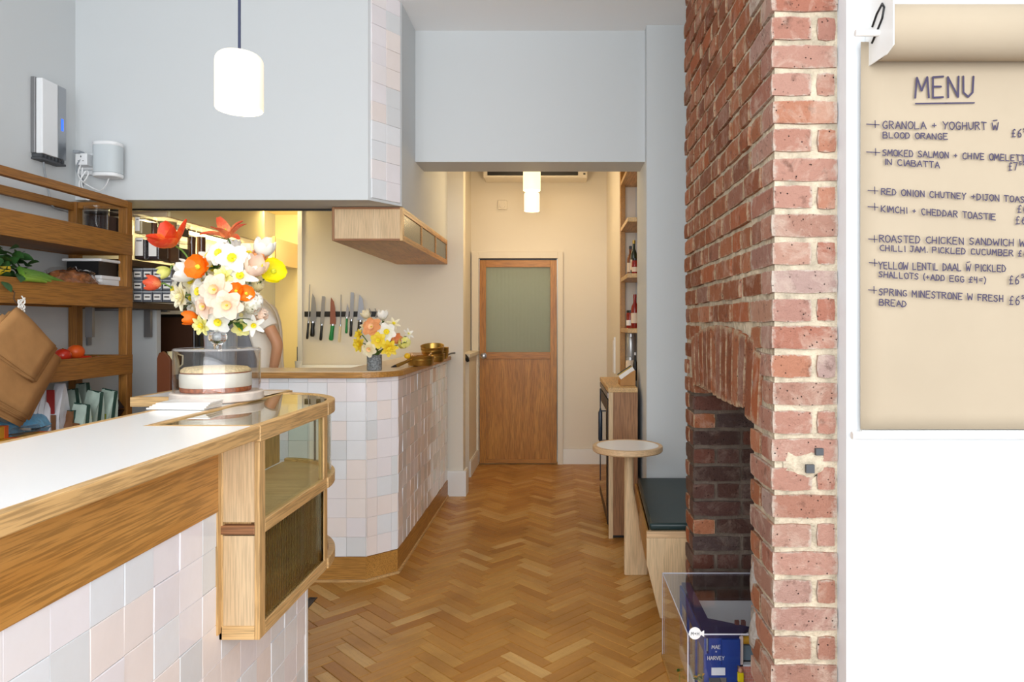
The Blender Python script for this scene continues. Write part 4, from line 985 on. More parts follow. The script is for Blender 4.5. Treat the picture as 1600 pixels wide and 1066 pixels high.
# cupboards and lights at the back of the kitchen
kc = thing('kitchen_cupboard', (-2.4, 4.7, 1.98), 'yellow-lit cupboard on the kitchen left wall above the shelf light', 'cupboard')
obj('body', bx((XL, 4.0, 1.985), (-2.30, 5.3, 2.345)), M_creamlam, kc, bevel=.003); obj('door_edge', bx((-2.30, 4.01, 1.99), (-2.285, 5.29, 2.34)), M_yel, kc)
ls = thing('shelf_light', (-2.45, 4.6, 1.97), 'glowing yellow strip light under the kitchen cupboard', 'light')
obj('diffuser', bx((-2.5, 4.05, 1.962), (-2.46, 5.25, 1.982)), mat('strip_glow', (1, .85, .5, 1), .5, emit=((1, .78, .34, 1), 9)), ls); obj('channel', bx((-2.51, 4.04, 1.976), (-2.45, 5.26, 1.985)), M_steelD, ls)
area('strip_light', (-2.45, 4.65, 1.955), (-2.45, 4.65, 0), 0.05, 1.2, 2.5, (1, .74, .32))
kc = thing('extractor_cupboard', (-2.35, 5.9, 1.8), 'low dark-yellow cupboard at the back of the kitchen, right of the open red tulip', 'cupboard')
a, b = P(350, 0, 5.7).x, P(430, 0, 5.7).x
obj('body', bx((XL, 5.7, 1.86), (b, 6.19, 2.08)), M_creamlam, kc, bevel=.003); obj('door_edge', bx((b-.02, 5.69, 1.85), (b, 5.71, 2.09)), M_oakZ, kc)
# dark cooking range and things on it
kr = thing('oven_range', (-2.3, 4.7, 0), 'dark oven range along the kitchen left wall behind the cake', 'oven')
obj('body', bx((XL, 4.30, 0), (-2.27, 5.5, .98)), M_black, kr, bevel=.004); obj('upper_oven', bx((XL, 4.31, .98), (-2.30, 5.3, 1.42)), M_blackpl, kr, bevel=.01)
obj('oven_glass', bx((-2.30, 4.36, 1.04), (-2.292, 5.2, 1.36)), M_black, kr); obj('door_frame', bx((-2.56, 4.292, 1.0), (-2.31, 4.31, 1.40)), mat('brown_enamel', srgb(66, 38, 22), .4), kr)
obj('oven_handle', G().cyl((-2.27, 4.42, 1.30), (-2.27, 5.15, 1.30), .01), M_steel, kr, smooth=40)
jg = thing('jug', (P(270, 0, 4.05).x, 4.05, 1.0), 'small cream jug behind the left side of the cake dome', 'jug')
q = P(270, 585, 4.05)
obj('stand', G().box((q.x-.05, 4.0, 0), (q.x+.06, 4.12, q.z)), M_black, jg)
obj('body', G().lathe([(.03, 0), (.038, .03), (.034, .08), (.024, .11), (.03, .135), (.027, .135), (.02, .11), (.03, .08)], 24, (q.x, 4.05, q.z), caps=False), M_yel, jg, smooth=50)
obj('handle', G().tube([(q.x+.03, 4.05, q.z+.12), (q.x+.06, 4.05, q.z+.11), (q.x+.058, 4.05, q.z+.06), (q.x+.036, 4.05, q.z+.04)], .005, 8), M_yel, jg, smooth=60)
q = P(263, 612, 3.05); o = obj('brown_board', G().prism([(P(245, 0, 3.7).x, .9), (P(266, 0, 3.7).x, .9), (P(266, 0, 3.7).x, 1.16), (P(262, 0, 3.7).x, 1.185), (P(254, 0, 3.7).x, 1.21), (P(248, 0, 3.7).x, 1.2), (P(245, 0, 3.7).x, 1.17)], 3.7, 3.72, 'y'), mat('russet_board', srgb(112, 58, 26), .5), bevel=.002)
tag(o, 'russet brown board standing left of the cake dome', 'board')
o = obj('prep_stand', bx((P(240, 0, 3.69).x, 3.66, 0), (P(275, 0, 3.69).x, 3.78, .9)), M_shelf); tag(o, 'dark stand under the russet board, left of the cake dome', 'stand')
# right part of the back kitchen
q0, q1_ = P(463, 575, 5.6), P(475, 530, 5.6)
cm = thing('coffee_grinder', (q0.x, 5.6, 1.0), 'dark tall grinder at the end of the kitchen passage', 'grinder')
obj('body', bx((q0.x, 5.6, .9), (-2.06, 5.8, q1_.z-.06)), M_blackpl, cm, bevel=.01); obj('hopper', G().lathe([(.03, 0), (.045, .06), (.04, .075), (.02, .08)], 16, ((q0.x-2.06)/2, 5.7, q1_.z-.06)), M_greyD, cm, smooth=40)
obj('stand', bx((q0.x-.3, 5.55, 0), (-2.06, 6.0, .9)), mat('olive_unit', srgb(150, 122, 60), .5), cm)
o = obj('cup', G().lathe([(.02, 0), (.026, .08), (.024, .08), (.018, .003)], 20, (P(466, 0, 5.3).x, 5.3, .99), caps=False), M_white, smooth=50); tag(o, 'white cup at the left end of the kitchen worktop', 'cup')
# ------------------------------------------------------------------ groceries on the oak rack
M_or = mat('orange_peel', srgb(232, 96, 30), .42, bump=(160, .3, .001)); M_tom = mat('red_fruit', srgb(206, 52, 30), .3)
def fruit(px, py, X, r, m, label, name, cat, grp):
    q = PX(px, py, X); t = thing(name, (q.x, q.y, q.z-r), label, cat, grp)
    obj('flesh', G().ball(q, (r, r, r*.93), 20, 14), m, t, smooth=80); obj('stalk', G().cyl(q+Vector((.0, 0, r*.88)), q+Vector((.002, 0, r*.98)), .004, 6), M_stem, t)
    return t
TZ = 1.11
fruit(118.5, 550, -2.40, .038, M_or, 'bright orange on top of the fruit pile in the rack', 'orange', 'fruit', 'fruit in the rack tray')
fruit(98, 556, -2.38, .036, M_tom, 'reddish orange left of the top orange, beside the paper bags', 'orange', 'fruit', 'fruit in the rack tray')
fruit(135, 566, -2.36, .036, M_tom, 'red fruit just right of the top orange', 'tomato', 'fruit', 'fruit in the rack tray')
fruit(153, 567, -2.36, .036, M_tom, 'red fruit in the middle of the tray, its top showing', 'tomato', 'fruit', 'fruit in the rack tray')
fruit(170, 567, -2.36, .036, M_tom, 'red fruit nearest the rack end post', 'tomato', 'fruit', 'fruit in the rack tray')
fruit(109, 573, -2.40, .036, M_tom, 'low red fruit under the top orange', 'tomato', 'fruit', 'fruit in the rack tray')
for f_ in [o for o in C.objects if o.get('group') == 'fruit in the rack tray']:
    pass
# top tray: dark tub and clear tub
container(PX(132, 0, -2.44).x, PX(132, 0, -2.44).x+.12, PX(132, 0, -2.44).y, PX(132, 0, -2.44).y+.1, 1.736, 1.98*0+1.90+.04, F_dark, .9, 'dark-filled tub with a white band in the top rack tray', M_blackpl, False, grp='tubs in the rack')
container(-2.41, -2.30, 3.42, 3.53, 1.736, 1.955, F_tan, .35, 'clear round tub with tan contents in the top rack tray', M_clear, False, True, grp='tubs in the rack')
# middle tray: lidded tubs and a wrapped loaf
t = thing('lidded_tub', (-2.42, 3.5, 1.471), 'wide black-and-white lidded tub at the right end of the middle rack tray', 'container', 'tubs in the rack')
obj('body', bx((-2.50, 3.44, 1.471), (-2.31, 3.59, 1.60)), M_white, t, bevel=.01); obj('window', bx((-2.48, 3.438, 1.60), (-2.32, 3.59, 1.675)), M_blackpl, t)
obj('body_top', bx((-2.505, 3.435, 1.585), (-2.305, 3.592, 1.605)), M_white, t, bevel=.004); obj('lid', bx((-2.505, 3.435, 1.675), (-2.305, 3.594, 1.69)), M_white, t, bevel=.005)
t = thing('wrapped_loaf', (-2.4, 3.25, 1.472), 'crusty brown loaf in clear wrapping in the middle rack tray', 'bread')
obj('loaf', G().ball((-2.345, 3.30, 1.556), (.055, .16, .055), 28, 16, wob=.35), mat('loaf_crust', srgb(140, 84, 44), .6, var=(30, .6), bump=(60, .8, .006)), t, smooth=80)
obj('wrapping', G().ball((-2.345, 3.31, 1.558), (.062, .185, .062), 24, 14, wob=.5), glass('film', (.93, .93, .93, 1)), t, smooth=80)
# herbs and celery
def leaf_g(L, W, bend=.3, n=5, fold=.25):
    def fn(u, v):
        s_ = v*2-1; w_ = W*(sin(pi*min(1, u*.97+.03))**.8)*.5*(1-.25*u)
        return (u*L*cos(bend*u), s_*w_, -u*L*sin(bend*u)*.8 + abs(s_)*w_*fold)
    return G().grid(fn, n, 2)
hb = thing('herb_bunch', (-2.40, 2.86, 1.47), 'leafy green herb bunch hanging over the left end of the middle tray', 'herbs')
M_leafd = mat('herb_leaf', srgb(36, 74, 30), .5, var=(20, .35))
lm = None
random.seed(11)
for i in range(60):
    q = PX(rnd(-8, 42), rnd(388, 446), -2.33+rnd(-.05, .07))
    me_o = None
    M = Matrix.Translation(q) @ Matrix.Rotation(rnd(0, 6.28), 4, 'Z') @ Matrix.Rotation(rnd(-.9, .9), 4, 'X') @ Matrix.Rotation(rnd(-.6, .9), 4, 'Y')
    if lm is None:
        o = obj('leaf', leaf_g(.062, .042), M_leafd, hb, world=False, smooth=80); lm = o.data; o.matrix_local = MW[hb].inverted() @ M
    else: inst('leaf', lm, hb, MW[hb].inverted() @ M)
for i in range(7):
    a = PX(rnd(5, 30), rnd(400, 430), -2.36); b = PX(38, 440, -2.36)
    obj('stem', G().tube([a, (a+b)/2+Vector((0, 0, .015)), b], .003, 6), M_leafd, hb, smooth=60)
ce = thing('celery', (-2.37, 3.0, 1.48), 'pale green celery stalks lying in the middle rack tray', 'vegetable')
for i in range(5):
    a = PX(30+i*2, 420+i*4, -2.30+.010*i); b = PX(100-i*7, 441-(i % 2), -2.30+.010*i)
    obj('stalk', G().tube([a, a.lerp(b, .5)+Vector((0, 0, .004)), b], [.011, .012, .005], 8), mat('celery_%d' % i, srgb(84+i*9, 130+i*6, 50), .4), ce, smooth=60)
t = fruit(3, 420, -2.31, .03, mat('lemon_skin_b', srgb(222, 190, 40), .4), 'yellow lemon among the herbs at the left edge', 'lemon', 'fruit', None)
# kraft bag bundles hung on twine
def bag_bundle(corners, X, n, label, lean):
    t = thing('paper_bag_bundle', (X, corners[0][0], corners[2][1]), label, 'paper bags', 'kraft bag bundles on the rack')
    rr = random.Random(int(X*-1000))
    for i in range(n):
        c = [(y+rr.uniform(-.012, .012)*(i > 0), z+rr.uniform(-.012, .008)*(i > 0)-.004*i) for y, z in corners]
        m_ = 7; 
        def fn(u, v, c=c, i=i):
            y = (c[0][0]*(1-u)+c[1][0]*u)*(1-v)+(c[3][0]*(1-u)+c[2][0]*u)*v; z = (c[0][1]*(1-u)+c[1][1]*u)*(1-v)+(c[3][1]*(1-u)+c[2][1]*u)*v
            return (X - .005*i + .02*lean*(u*v) + .004*sin(5*u+i), y, z)
        obj('paper_bag', G().grid(fn, m_, m_), M_bag, t, smooth=80, solid=.003)
    return t
bb = bag_bundle([(2.80, 1.43), (3.02, 1.262), (2.872, 1.125), (2.62, 1.29)], -2.222, 7, 'upper kraft paper bag bundle hung by a corner from the rack', 1)
bag_bundle([(2.74, 1.40), (3.07, 1.205), (2.86, .97), (2.50, 1.18)], -2.236, 10, 'lower larger kraft paper bag bundle hung behind the upper one', 1)
tw = thing('twine_loop', (-2.22, 2.79, 1.44), 'white twine tying the paper bags to the rack tray', 'twine')
g = G().tube(curve_pts([(-2.262, 2.80, 1.50), (-2.235, 2.80, 1.49), (-2.228, 2.79, 1.46), (-2.215, 2.80, 1.435)], 16), .0025, 6); obj('cord', g, M_shelf, tw, smooth=60)
g = G().tube(curve_pts([(-2.205, 2.80+.02*sin(i*2.1), 1.452+.022*cos(i*1.7)-.0015*i) for i in range(14)], 80), .0026, 6); obj('knot', g, M_paperW, tw, smooth=60)
# packets on the lower shelf (top of the lower shelf: z .83)
ZL = .83
M_blue = mat('blue_wrap', srgb(108, 170, 210), .35, bump=(35, .8, .012)); M_ylw = mat('yellow_carton', srgb(206, 152, 34), .5); M_org = mat('orange_print', srgb(220, 96, 30), .5)
def pillow(c, d_, m, label, name, cat, grp, rz=0, n=10, puff=.5):
    t = thing(name, c, label, cat, grp, rot=(0, 0, rz)); dx, dy, dz = d_
    g = G()
    def top(s_):
        def fn(u, v):
            k = (sin(pi*u)*sin(pi*v))**puff if 0 < u < 1 and 0 < v < 1 else 0
            nz = noise.noise(Vector((u*5+c[0]*9, v*5+c[1]*7, s_)))*.12
            return ((u-.5)*dx, (v-.5)*dy, dz*.5*(1+s_*(k*(1+nz)*.95+.05)))
        return fn
    g.grid(top(1), n, n).grid(top(-1), n, n)
    obj('packet', g, m, t, world=False, smooth=80); return t
tt = pillow((-2.40, 3.10, ZL), (.15, .2, .13), M_blue, 'large blue-wrapped packet beside the white packets', 'blue_packet', 'packet', 'blue packets on the low shelf', .2)
obj('fold', G().cbox((0, -.1, .065), (.10, .006, .01)), M_white, tt, world=False)
tt = pillow((-2.40, 2.88, ZL), (.15, .18, .12), M_blue, 'blue-wrapped packet behind the yellow cartons', 'blue_packet', 'packet', 'blue packets on the low shelf', -.2)
tt = pillow((-2.40, 2.70, ZL+.02), (.14, .16, .12), M_blue, 'blue-wrapped packet half hidden under the hanging paper bags', 'blue_packet', 'packet', 'blue packets on the low shelf', .4)
def carton(x, y, z, rz, label, sx_=.11, sy_=.17, sz_=.05):
    t = thing('yellow_carton', (x, y, z), label, 'carton', 'yellow cartons on the low shelf', rot=(0, 0, rz))
    obj('box', G().cbox((0, 0, sz_/2), (sx_, sy_, sz_)), M_ylw, t, world=False, bevel=.003)
    obj('end_band', G().cbox((0, sy_/2-.012, sz_/2), (sx_+.002, .026, sz_+.002)), M_org, t, world=False); obj('seal', G().cbox((sx_/2, 0, sz_/2), (.003, .024, .024)), M_black, t, world=False)
carton(-2.32, 2.96, ZL, .1, 'yellow carton nearest the blue packets, on the low shelf'); carton(-2.31, 2.80, ZL, -.05, 'yellow carton at the left frame edge beside the counter')
carton(-2.36, 2.78, ZL+.052, .15, 'yellow carton stacked on another at the left edge')
o = obj('plastic_tube', G().cyl((-2.28, 2.86, ZL+.075), (-2.30, 3.0, ZL+.07), .02, 16), M_clear, smooth=50); tag(o, 'clear plastic tube lying across the yellow cartons', 'tube')
M_silver = mat('white_bag', srgb(206, 208, 216), .4, bump=(25, .5, .01)); M_mint = mat('mint_bag', srgb(178, 196, 184), .45, bump=(25, .4, .01), var=(12, .08)); M_redl = mat('red_label', srgb(150, 34, 30), .5); M_brw = mat('brown_label', srgb(120, 78, 44), .6)
M_dgreen = mat('dark_green_edge', srgb(30, 66, 56), .5)
def standbag(px, D, w_, h_, d_, m, label, name='coffee_bag', cat='bag', grp=None, edge=None, patch=None, rz=0, ltilt=0):
    x = (px-VX)*D/F
    t = thing(name, (x, D, ZL), label, cat, grp, rot=(0, ltilt, rz))
    def side(s_):
        def fn(u, v):
            th = d_*.5*(1-u**2.2)*(.75+.25*sin(pi*v))+.002
            return ((v-.5)*w_*(1-.06*sin(pi*u)), s_*th + .012*noise.noise(Vector((u*4+px, v*4, s_))), u*h_)
        return fn
    g = G().grid(side(-1), 8, 6).grid(side(1), 8, 6)
    for sx_ in (-.5, .5): g.grid(lambda u, v, sx_=sx_: (sx_*w_*(1-.06*sin(pi*u)), (v*2-1)*(d_*.5*(1-u**2.2)*.75+.002), u*h_), 8, 1)
    obj('pouch', g, m, t, world=False, smooth=60)
    if edge:
        obj('edge_seam', G().cbox((w_*.49, -.004, h_*.5), (.0025, d_*.25, h_)), edge, t, world=False); obj('edge_seam', G().cbox((0, 0, h_*.995), (w_, .006, .006)), edge, t, world=False)
    if patch: obj('printed_patch', G().cbox((0, -d_*.5-.003, h_*.24), (w_*.8, .003, h_*.4)), patch, t, world=False)
wp_ = 'white packets on the low shelf'
for i, (px_, D_, lb) in enumerate([(54, 3.12, 'white paper packet next to the hanging bags'), (66, 3.14, 'white paper packet, second from the hanging bags'), (79, 3.16, 'white paper packet with folded top beside the red-labelled one')]):
    standbag(px_, D_, .038, .235-.01*i, .10, M_silver, lb, 'white_packet', 'packet', wp_, rz=.22, ltilt=-.05*i+.05)
standbag(94, 3.2, .045, .25, .12, M_silver, 'white packet with a dark red upper label and brown lower half', 'white_packet', 'packet', wp_, None, M_brw, rz=.1)
o = obj('red_band', G().cbox(((94-VX)*3.2/F, 3.14, ZL+.17), (.035, .004, .11)), M_redl, [x for x in C.objects if x.get('label', '').startswith('white packet with a dark red')][0])
gb = 'mint green coffee bags on the low shelf'; M_olive = mat('olive_print', srgb(150, 160, 50), .5)
standbag(115, 3.38, .095, .205, .07, M_mint, 'mint bag leaning at the back left of the row', grp=gb, edge=M_dgreen, rz=-.2, ltilt=-.12)
standbag(134, 3.5, .085, .225, .07, M_mint, 'mint bag at the back centre of the row', grp=gb, edge=M_dgreen, rz=-.3, ltilt=-.1)
standbag(124, 3.24, .085, .15, .07, M_mint, 'short mint bag with a brown print at the front left', grp=gb, edge=M_dgreen, patch=M_brw, rz=-.2, ltilt=.1)
standbag(143, 3.36, .09, .20, .07, M_mint, 'mint bag with yellow-green print in the front centre', grp=gb, edge=M_dgreen, patch=M_olive, rz=-.25, ltilt=.12)
standbag(164, 3.44, .09, .20, .07, M_mint, 'mint bag with yellow-green print at the right end of the row', grp=gb, edge=M_dgreen, patch=M_olive, rz=-.25, ltilt=.15)
standbag(110, 3.22, .05, .12, .06, M_brw, 'small brown-printed bag beside the red-labelled packet', grp=gb, edge=M_dgreen)
pillow((-2.335, 3.53, ZL), (.12, .09, .17), mat('dark_bag', srgb(36, 18, 22), .5), 'dark maroon packet below the rack end post', 'dark_packet', 'packet', None)
t = thing('wooden_scoop', (-2.29, 3.49, ZL+.1), 'pinkish wooden scoop end poking out by the dark packet', 'scoop')
obj('bowl', G().ball((-2.285, 3.44, ZL+.12), (.016, .016, .02), 12, 8), M_oakZ, t, smooth=80); obj('handle', G().cyl((-2.285, 3.44, ZL+.11), (-2.30, 3.47, ZL+.01), .006), M_oakZ, t)

# ------------------------------------------------------------------ cake stand, cake, dome
ZW = ZT; cxk, cyk = -1.196, 2.39
o = obj('cake_board', G().lathe([(.001, 0), (.143, 0), (.149, .004), (.149, .027), (.145, .031), (.001, .031)], 64, (cxk, cyk, ZW+.001), caps=False), mat('whitewashed_wood', srgb(216, 204, 194), .55, var=(25, .1)), smooth=30); tag(o, 'round whitewashed wooden board under the cake', 'cake board')
zc_ = ZW+.033
ck = thing('layer_cake', (cxk-.005, cyk, zc_), 'naked layer cake with cream icing and brown sponge edges', 'cake')
wv = lambda a, z: .012*noise.noise(Vector((cos(a)*2, sin(a)*2, z*30)))
M_icing = mat('cream_icing', srgb(244, 240, 222), .5, bump=(40, .4, .004)); M_spg = mat('brown_sponge', srgb(168, 96, 54), .8, var=(90, .4), bump=(120, .6, .003)); M_crumb = mat('crumb_topping', srgb(232, 208, 156), .8, var=(120, .25), bump=(160, .9, .004))
cc = (cxk-.005, cyk, zc_)
obj('sponge', G().lathe([(.110, 0), (.113, .004), (.113, .014), (.110, .016)], 48, cc, wob=wv), M_spg, ck, smooth=50); obj('icing', G().lathe([(.108, .014), (.114, .018), (.1145, .05), (.114, .062), (.110, .064)], 48, cc, wob=wv), M_icing, ck, smooth=60)
obj('sponge', G().lathe([(.108, .064), (.1115, .0655), (.111, .068), (.108, .070)], 48, cc, wob=wv), M_spg, ck, smooth=50); obj('topping', G().lathe([(.001, .088), (.06, .087), (.1, .083), (.110, .076), (.112, .068)][::-1], 48, cc, caps=False, wob=wv), M_crumb, ck, smooth=60)
dm = thing('cake_dome', (cxk, cyk, zc_), 'clear glass cake dome with a glass knob, over the cake', 'cake dome')
M_dome = glass('dome_glass', (.93, .93, .94, 1))
hd = .148; obj('dome', G().lathe([(.139, .0), (.139, hd-.006), (.135, hd), (.02, hd+.003), (.02, hd), (.133, hd-.004), (.136, hd-.008), (.136, 0)], 64, (cxk, cyk, zc_), caps=False), M_dome, dm, smooth=40)
obj('rim', G().lathe([(.1385, hd-.007), (.1405, hd-.005), (.1385, hd-.001), (.134, hd+.001), (.136, hd-.004)], 64, (cxk, cyk, zc_), caps=False), frosted('dome_rim', srgb(214, 214, 218), .5, .05, (.9, .9, .9, 1)), dm, smooth=60)
obj('knob', G().lathe([(.014, hd+.001), (.012, hd+.008), (.019, hd+.018), (.030, hd+.032), (.031, hd+.045), (.024, hd+.056), (.001, hd+.060)], 32, (cxk, cyk, zc_), caps=False), mat('solid_glass', (1, 1, 1, 1), .02, trans=1, ior=1.45), dm, smooth=60)
# folded white card / paper stack in front
q0, q1_ = P(228, 641, 2.13), P(322, 641, 2.13)
pp = thing('menu_pad', ((q0.x+q1_.x)/2, 2.2, ZW+.001), 'stack of white menus lying on the counter in front of the cake', 'menus')
for i in range(4):
    a = Vector((-1.225, 2.075, 0)); M = Matrix.Translation((-1.185+.006*i, 2.16, ZW+.001+i*.0055)) @ Matrix.Rotation(R(-3+i*2.5), 4, 'Z')
    obj('card', G().cbox((0, 0, .0025), (.185-.008*i, .10, .0048), M), M_paperW if i < 3 else M_lam, pp, bevel=.0006)

# ------------------------------------------------------------------ person in the back kitchen
def skin(name, verts, edges, radii, m, parent=None, sub=2, root=0):
    me = bpy.data.meshes.new(name); base = MW[parent].inverted() if parent else Matrix.Identity(4)
    me.from_pydata([tuple(base @ Vector(v)) for v in verts], edges, []); o = bpy.data.objects.new(name, me); C.objects.link(o); me.materials.append(m)
    if parent: o.parent = parent
    s_ = o.modifiers.new('skin', 'SKIN'); s_.use_smooth_shade = True
    for i, r_ in enumerate(radii):
        sv = me.skin_vertices[0].data[i]; sv.radius = r_ if isinstance(r_, tuple) else (r_, r_); sv.use_root = (i == root)
    u = o.modifiers.new('sub', 'SUBSURF'); u.levels = sub; u.render_levels = sub
    return o
M_skin = mat('skin', srgb(214, 158, 120), .5, sss=.1); M_tee = mat('white_tshirt', srgb(248, 240, 226), .85, bump=(18, .5, .012)); M_apr = mat('grey_apron', srgb(132, 134, 140), .85, bump=(20, .4, .01)); M_trs = mat('dark_trousers', srgb(44, 44, 50), .8); M_hair = mat('dark_hair', srgb(48, 34, 26), .7)
pe = thing('person', (-1.97, 4.5, 0), 'person in a white T-shirt and grey apron, working in the kitchen behind the flowers', 'person')
Yp = 4.5
V = [(-1.945, Yp, .97), (-1.96, Yp, 1.12), (-1.98, Yp, 1.30), (-2.0, Yp, 1.44), (-2.03, Yp, 1.52), (-2.075, Yp, 1.60), (-2.095, Yp, 1.69),
     (-1.985, Yp-.17, 1.455), (-1.85, Yp-.23, 1.40), (-1.755, Yp-.24, 1.235), (-1.80, Yp-.20, 1.075), (-1.83, Yp-.18, 1.0),      # near arm
     (-1.985, Yp+.17, 1.455), (-2.05, Yp+.22, 1.20), (-2.16, Yp+.16, 1.12), (-2.20, Yp+.12, 1.10),
     (-1.93, Yp-.09, .90), (-1.95, Yp-.10, .5), (-1.92, Yp-.10, .09), (-2.03, Yp-.10, .04), (-1.93, Yp+.09, .90), (-1.97, Yp+.10, .5), (-1.92, Yp+.10, .09), (-2.03, Yp+.10, .04)]
E = [(0,1),(1,2),(2,3),(3,4),(4,5),(5,6),(3,7),(7,8),(8,9),(9,10),(10,11),(3,12),(12,13),(13,14),(14,15),(0,16),(16,17),(17,18),(18,19),(0,20),(20,21),(21,22),(22,23)]
Rr = [.09,.09,.095,.075,.05,.085,.085,.038,.040,.036,.028,.022,.036,.040,.036,.026,.085,.055,.04,.04,.085,.055,.04,.04]
skin('body', V, E, Rr, M_skin, pe)
for sgn, wr_ in ((-1, Vector((-1.83, Yp-.18, 1.0))), (1, Vector((-2.20, Yp+.12, 1.10)))):
    d0 = Vector((-.25, .05*sgn, -.9)).normalized() if sgn < 0 else Vector((-.3, -.5, -.6)).normalized()
    sd = d0.cross(Vector((0, 1, 0))).normalized(); g_v = [wr_, wr_+d0*.045, wr_+d0*.085]; ed = [(0,1),(1,2)]; rr_ = [.026, .034, .036]
    for kf in range(4):
        b = len(g_v); off = sd*(kf-1.5)*.019; ln_ = (.07, .08, .075, .058)[kf]
        g_v += [wr_+d0*.095+off, wr_+d0*(.095+ln_*.5)+off+Vector((0, .01, 0)), wr_+d0*(.095+ln_*.95)+off+Vector((0, .025, 0))]; ed += [(2,b),(b,b+1),(b+1,b+2)]; rr_ += [.0095, .009, .008]
    b = len(g_v); g_v += [wr_+d0*.05+sd*.038, wr_+d0*.085+sd*.055]; ed += [(1,b),(b,b+1)]; rr_ += [.011, .009]
    skin('hand', g_v, ed, rr_, M_skin, pe, 2)
LV = [(.92,-1.945,.128,.168),(1.0,-1.95,.126,.162),(1.1,-1.957,.124,.158),(1.2,-1.966,.128,.162),(1.3,-1.977,.134,.170),(1.38,-1.986,.132,.178),(1.44,-1.994,.118,.172),(1.485,-2.002,.092,.140),(1.515,-2.012,.066,.090),(1.535,-2.022,.058,.064)]
def shirt(u, v):
    t_ = u*(len(LV)-1); i = min(int(t_), len(LV)-2); f = t_-i; z, cx_, rx_, ry_ = [LV[i][k]*(1-f)+LV[i+1][k]*f for k in range(4)]
    a = 2*pi*v; k = 1+.035*noise.noise(Vector((cos(a)*2, sin(a)*2, z*9)))
    return (cx_+rx_*k*cos(a), Yp+ry_*k*sin(a), z)
ts = obj('tshirt', G().grid(shirt, 22, 28), M_tee, pe, smooth=80, solid=.004)
for s_ in (-1, 1):
    pts = [(-1.975, Yp+.10*s_, 1.445), (-1.94, Yp+.165*s_, 1.435), (-1.885, Yp+.212*s_, 1.405), (-1.845, Yp+.228*s_, 1.375), (-1.812, Yp+.235*s_, 1.33)] if s_ < 0 else [(-1.985, Yp+.10, 1.445), (-2.0, Yp+.17, 1.42), (-2.03, Yp+.205, 1.35), (-2.045, Yp+.22, 1.29)]
    obj('sleeve', G().tube(curve_pts(pts, 14), [.062+.016*sin(pi*i/14)-.004*i/14 for i in range(15)], 20), M_tee, ts, smooth=60)
def apf(u, v):
    sp_ = (.95+.55*min(1, u*3)); a = -sp_+2*sp_*v - .42; z = 1.40-.80*u; r_ = .150+.03*min(1, u*2)
    return (-1.965-cos(a)*r_, Yp+sin(a)*(r_+.035), z)
obj('apron', G().grid(apf, 12, 12), M_apr, pe, smooth=80, solid=.004)
obj('apron_tie', G().tube([(-1.93+.15*cos(a), Yp+.17*sin(a), 1.03) for a in [2*pi*i/24 for i in range(25)]], .012, 8), M_apr, pe, smooth=60)
skin('trousers', [V[0], V[16], V[17], (-1.92, Yp-.10, .12), V[20], V[21], (-1.92, Yp+.10, .12)], [(0,1),(1,2),(2,3),(0,4),(4,5),(5,6)], [.12, .1, .075, .06, .1, .075, .06], M_trs, pe)
hd_ = Matrix.Translation((-2.10, Yp, 1.675)) @ Matrix.Rotation(R(-18), 4, 'Y')
g = G(); g.ball((0, 0, 0), (.098, .078, .118), 24, 18, hd_); g.ball((-.02, 0, -.06), (.072, .058, .07), 20, 12, hd_); g.ball((-.104, 0, -.018), (.018, .014, .026), 10, 8, hd_)
for s_ in (-1, 1): g.ball((.01, s_*.078, -.012), (.022, .01, .032), 10, 8, hd_)
obj('head', g, M_skin, pe, smooth=80)
for s_ in (-1, 1): obj('eye', G().ball((-.086, s_*.032, .012), (.012, .015, .010), 12, 8, hd_), M_white, pe, smooth=80)
obj('mouth', G().ball((-.084, 0, -.062), (.010, .024, .006), 10, 6, hd_), mat('lips', srgb(178, 100, 88), .5), pe, smooth=80)
obj('hair', G().ball((.018, 0, .034), (.098, .086, .105), 24, 16, hd_, wob=.08), M_hair, pe, smooth=80)

# ------------------------------------------------------------------ bottles, jars and things on the recess shelves
M_g1 = mat('amber_glass', srgb(120, 62, 20), .1, spec=.8); M_g2 = mat('dark_green_glass', srgb(34, 44, 26), .1, spec=.8); M_g3 = mat('red_sauce', srgb(140, 30, 20), .25); M_tin = mat('tin', srgb(190, 190, 190), .35, metal=.6); M_lab = mat('cream_label', srgb(228, 206, 180), .7); M_labg = mat('gold_cap', srgb(170, 140, 60), .3, metal=.6)
def bottle(x, y, z, r, h, m, label, cap=M_black, lab=M_lab, cat='bottle', grp='bottles and jars on the recess shelves', neck=.4):
    t = thing('bottle' if cat == 'bottle' else 'jar', (x, y, z), label, cat, grp)
    if cat == 'bottle': pr_ = [(r*.95, 0), (r, .004), (r, h*.55), (r*.85, h*.64), (r*neck, h*.76), (r*neck, h*.92)]
    else: pr_ = [(r*.95, 0), (r, .004), (r, h*.8), (r*.88, h*.86)]
    obj('glass', G().lathe(pr_, 20, (x, y, z)), m, t, smooth=50)
    r2 = r*neck*1.1 if cat == 'bottle' else r*.92; obj('cap', G().lathe([(r2, h*.86 if cat != 'bottle' else h*.9), (r2, h)], 16, (x, y, z)), cap, t, smooth=40)
    if lab: obj('paper_label', G().lathe([(r*1.01, h*.15), (r*1.01, h*.45)], 20, (x, y, z), caps=False), lab, t, smooth=60)
def on(i): return SZ[i]+.031
def sx(px, y): return (px-VX)*y/F
bottle(sx(985, 5.0), 5.0, on(1), .024, .225, M_g1, 'amber bottle on the left of the upper recess shelf'); bottle(sx(990.5, 4.86), 4.86, on(1), .024, .25, M_g2, 'dark green bottle with a gold cap on the upper recess shelf', M_labg)
bottle(sx(992, 4.74), 4.74, on(1), .022, .11, M_g3, 'small dark jar in front of the green bottle', cat='jar')
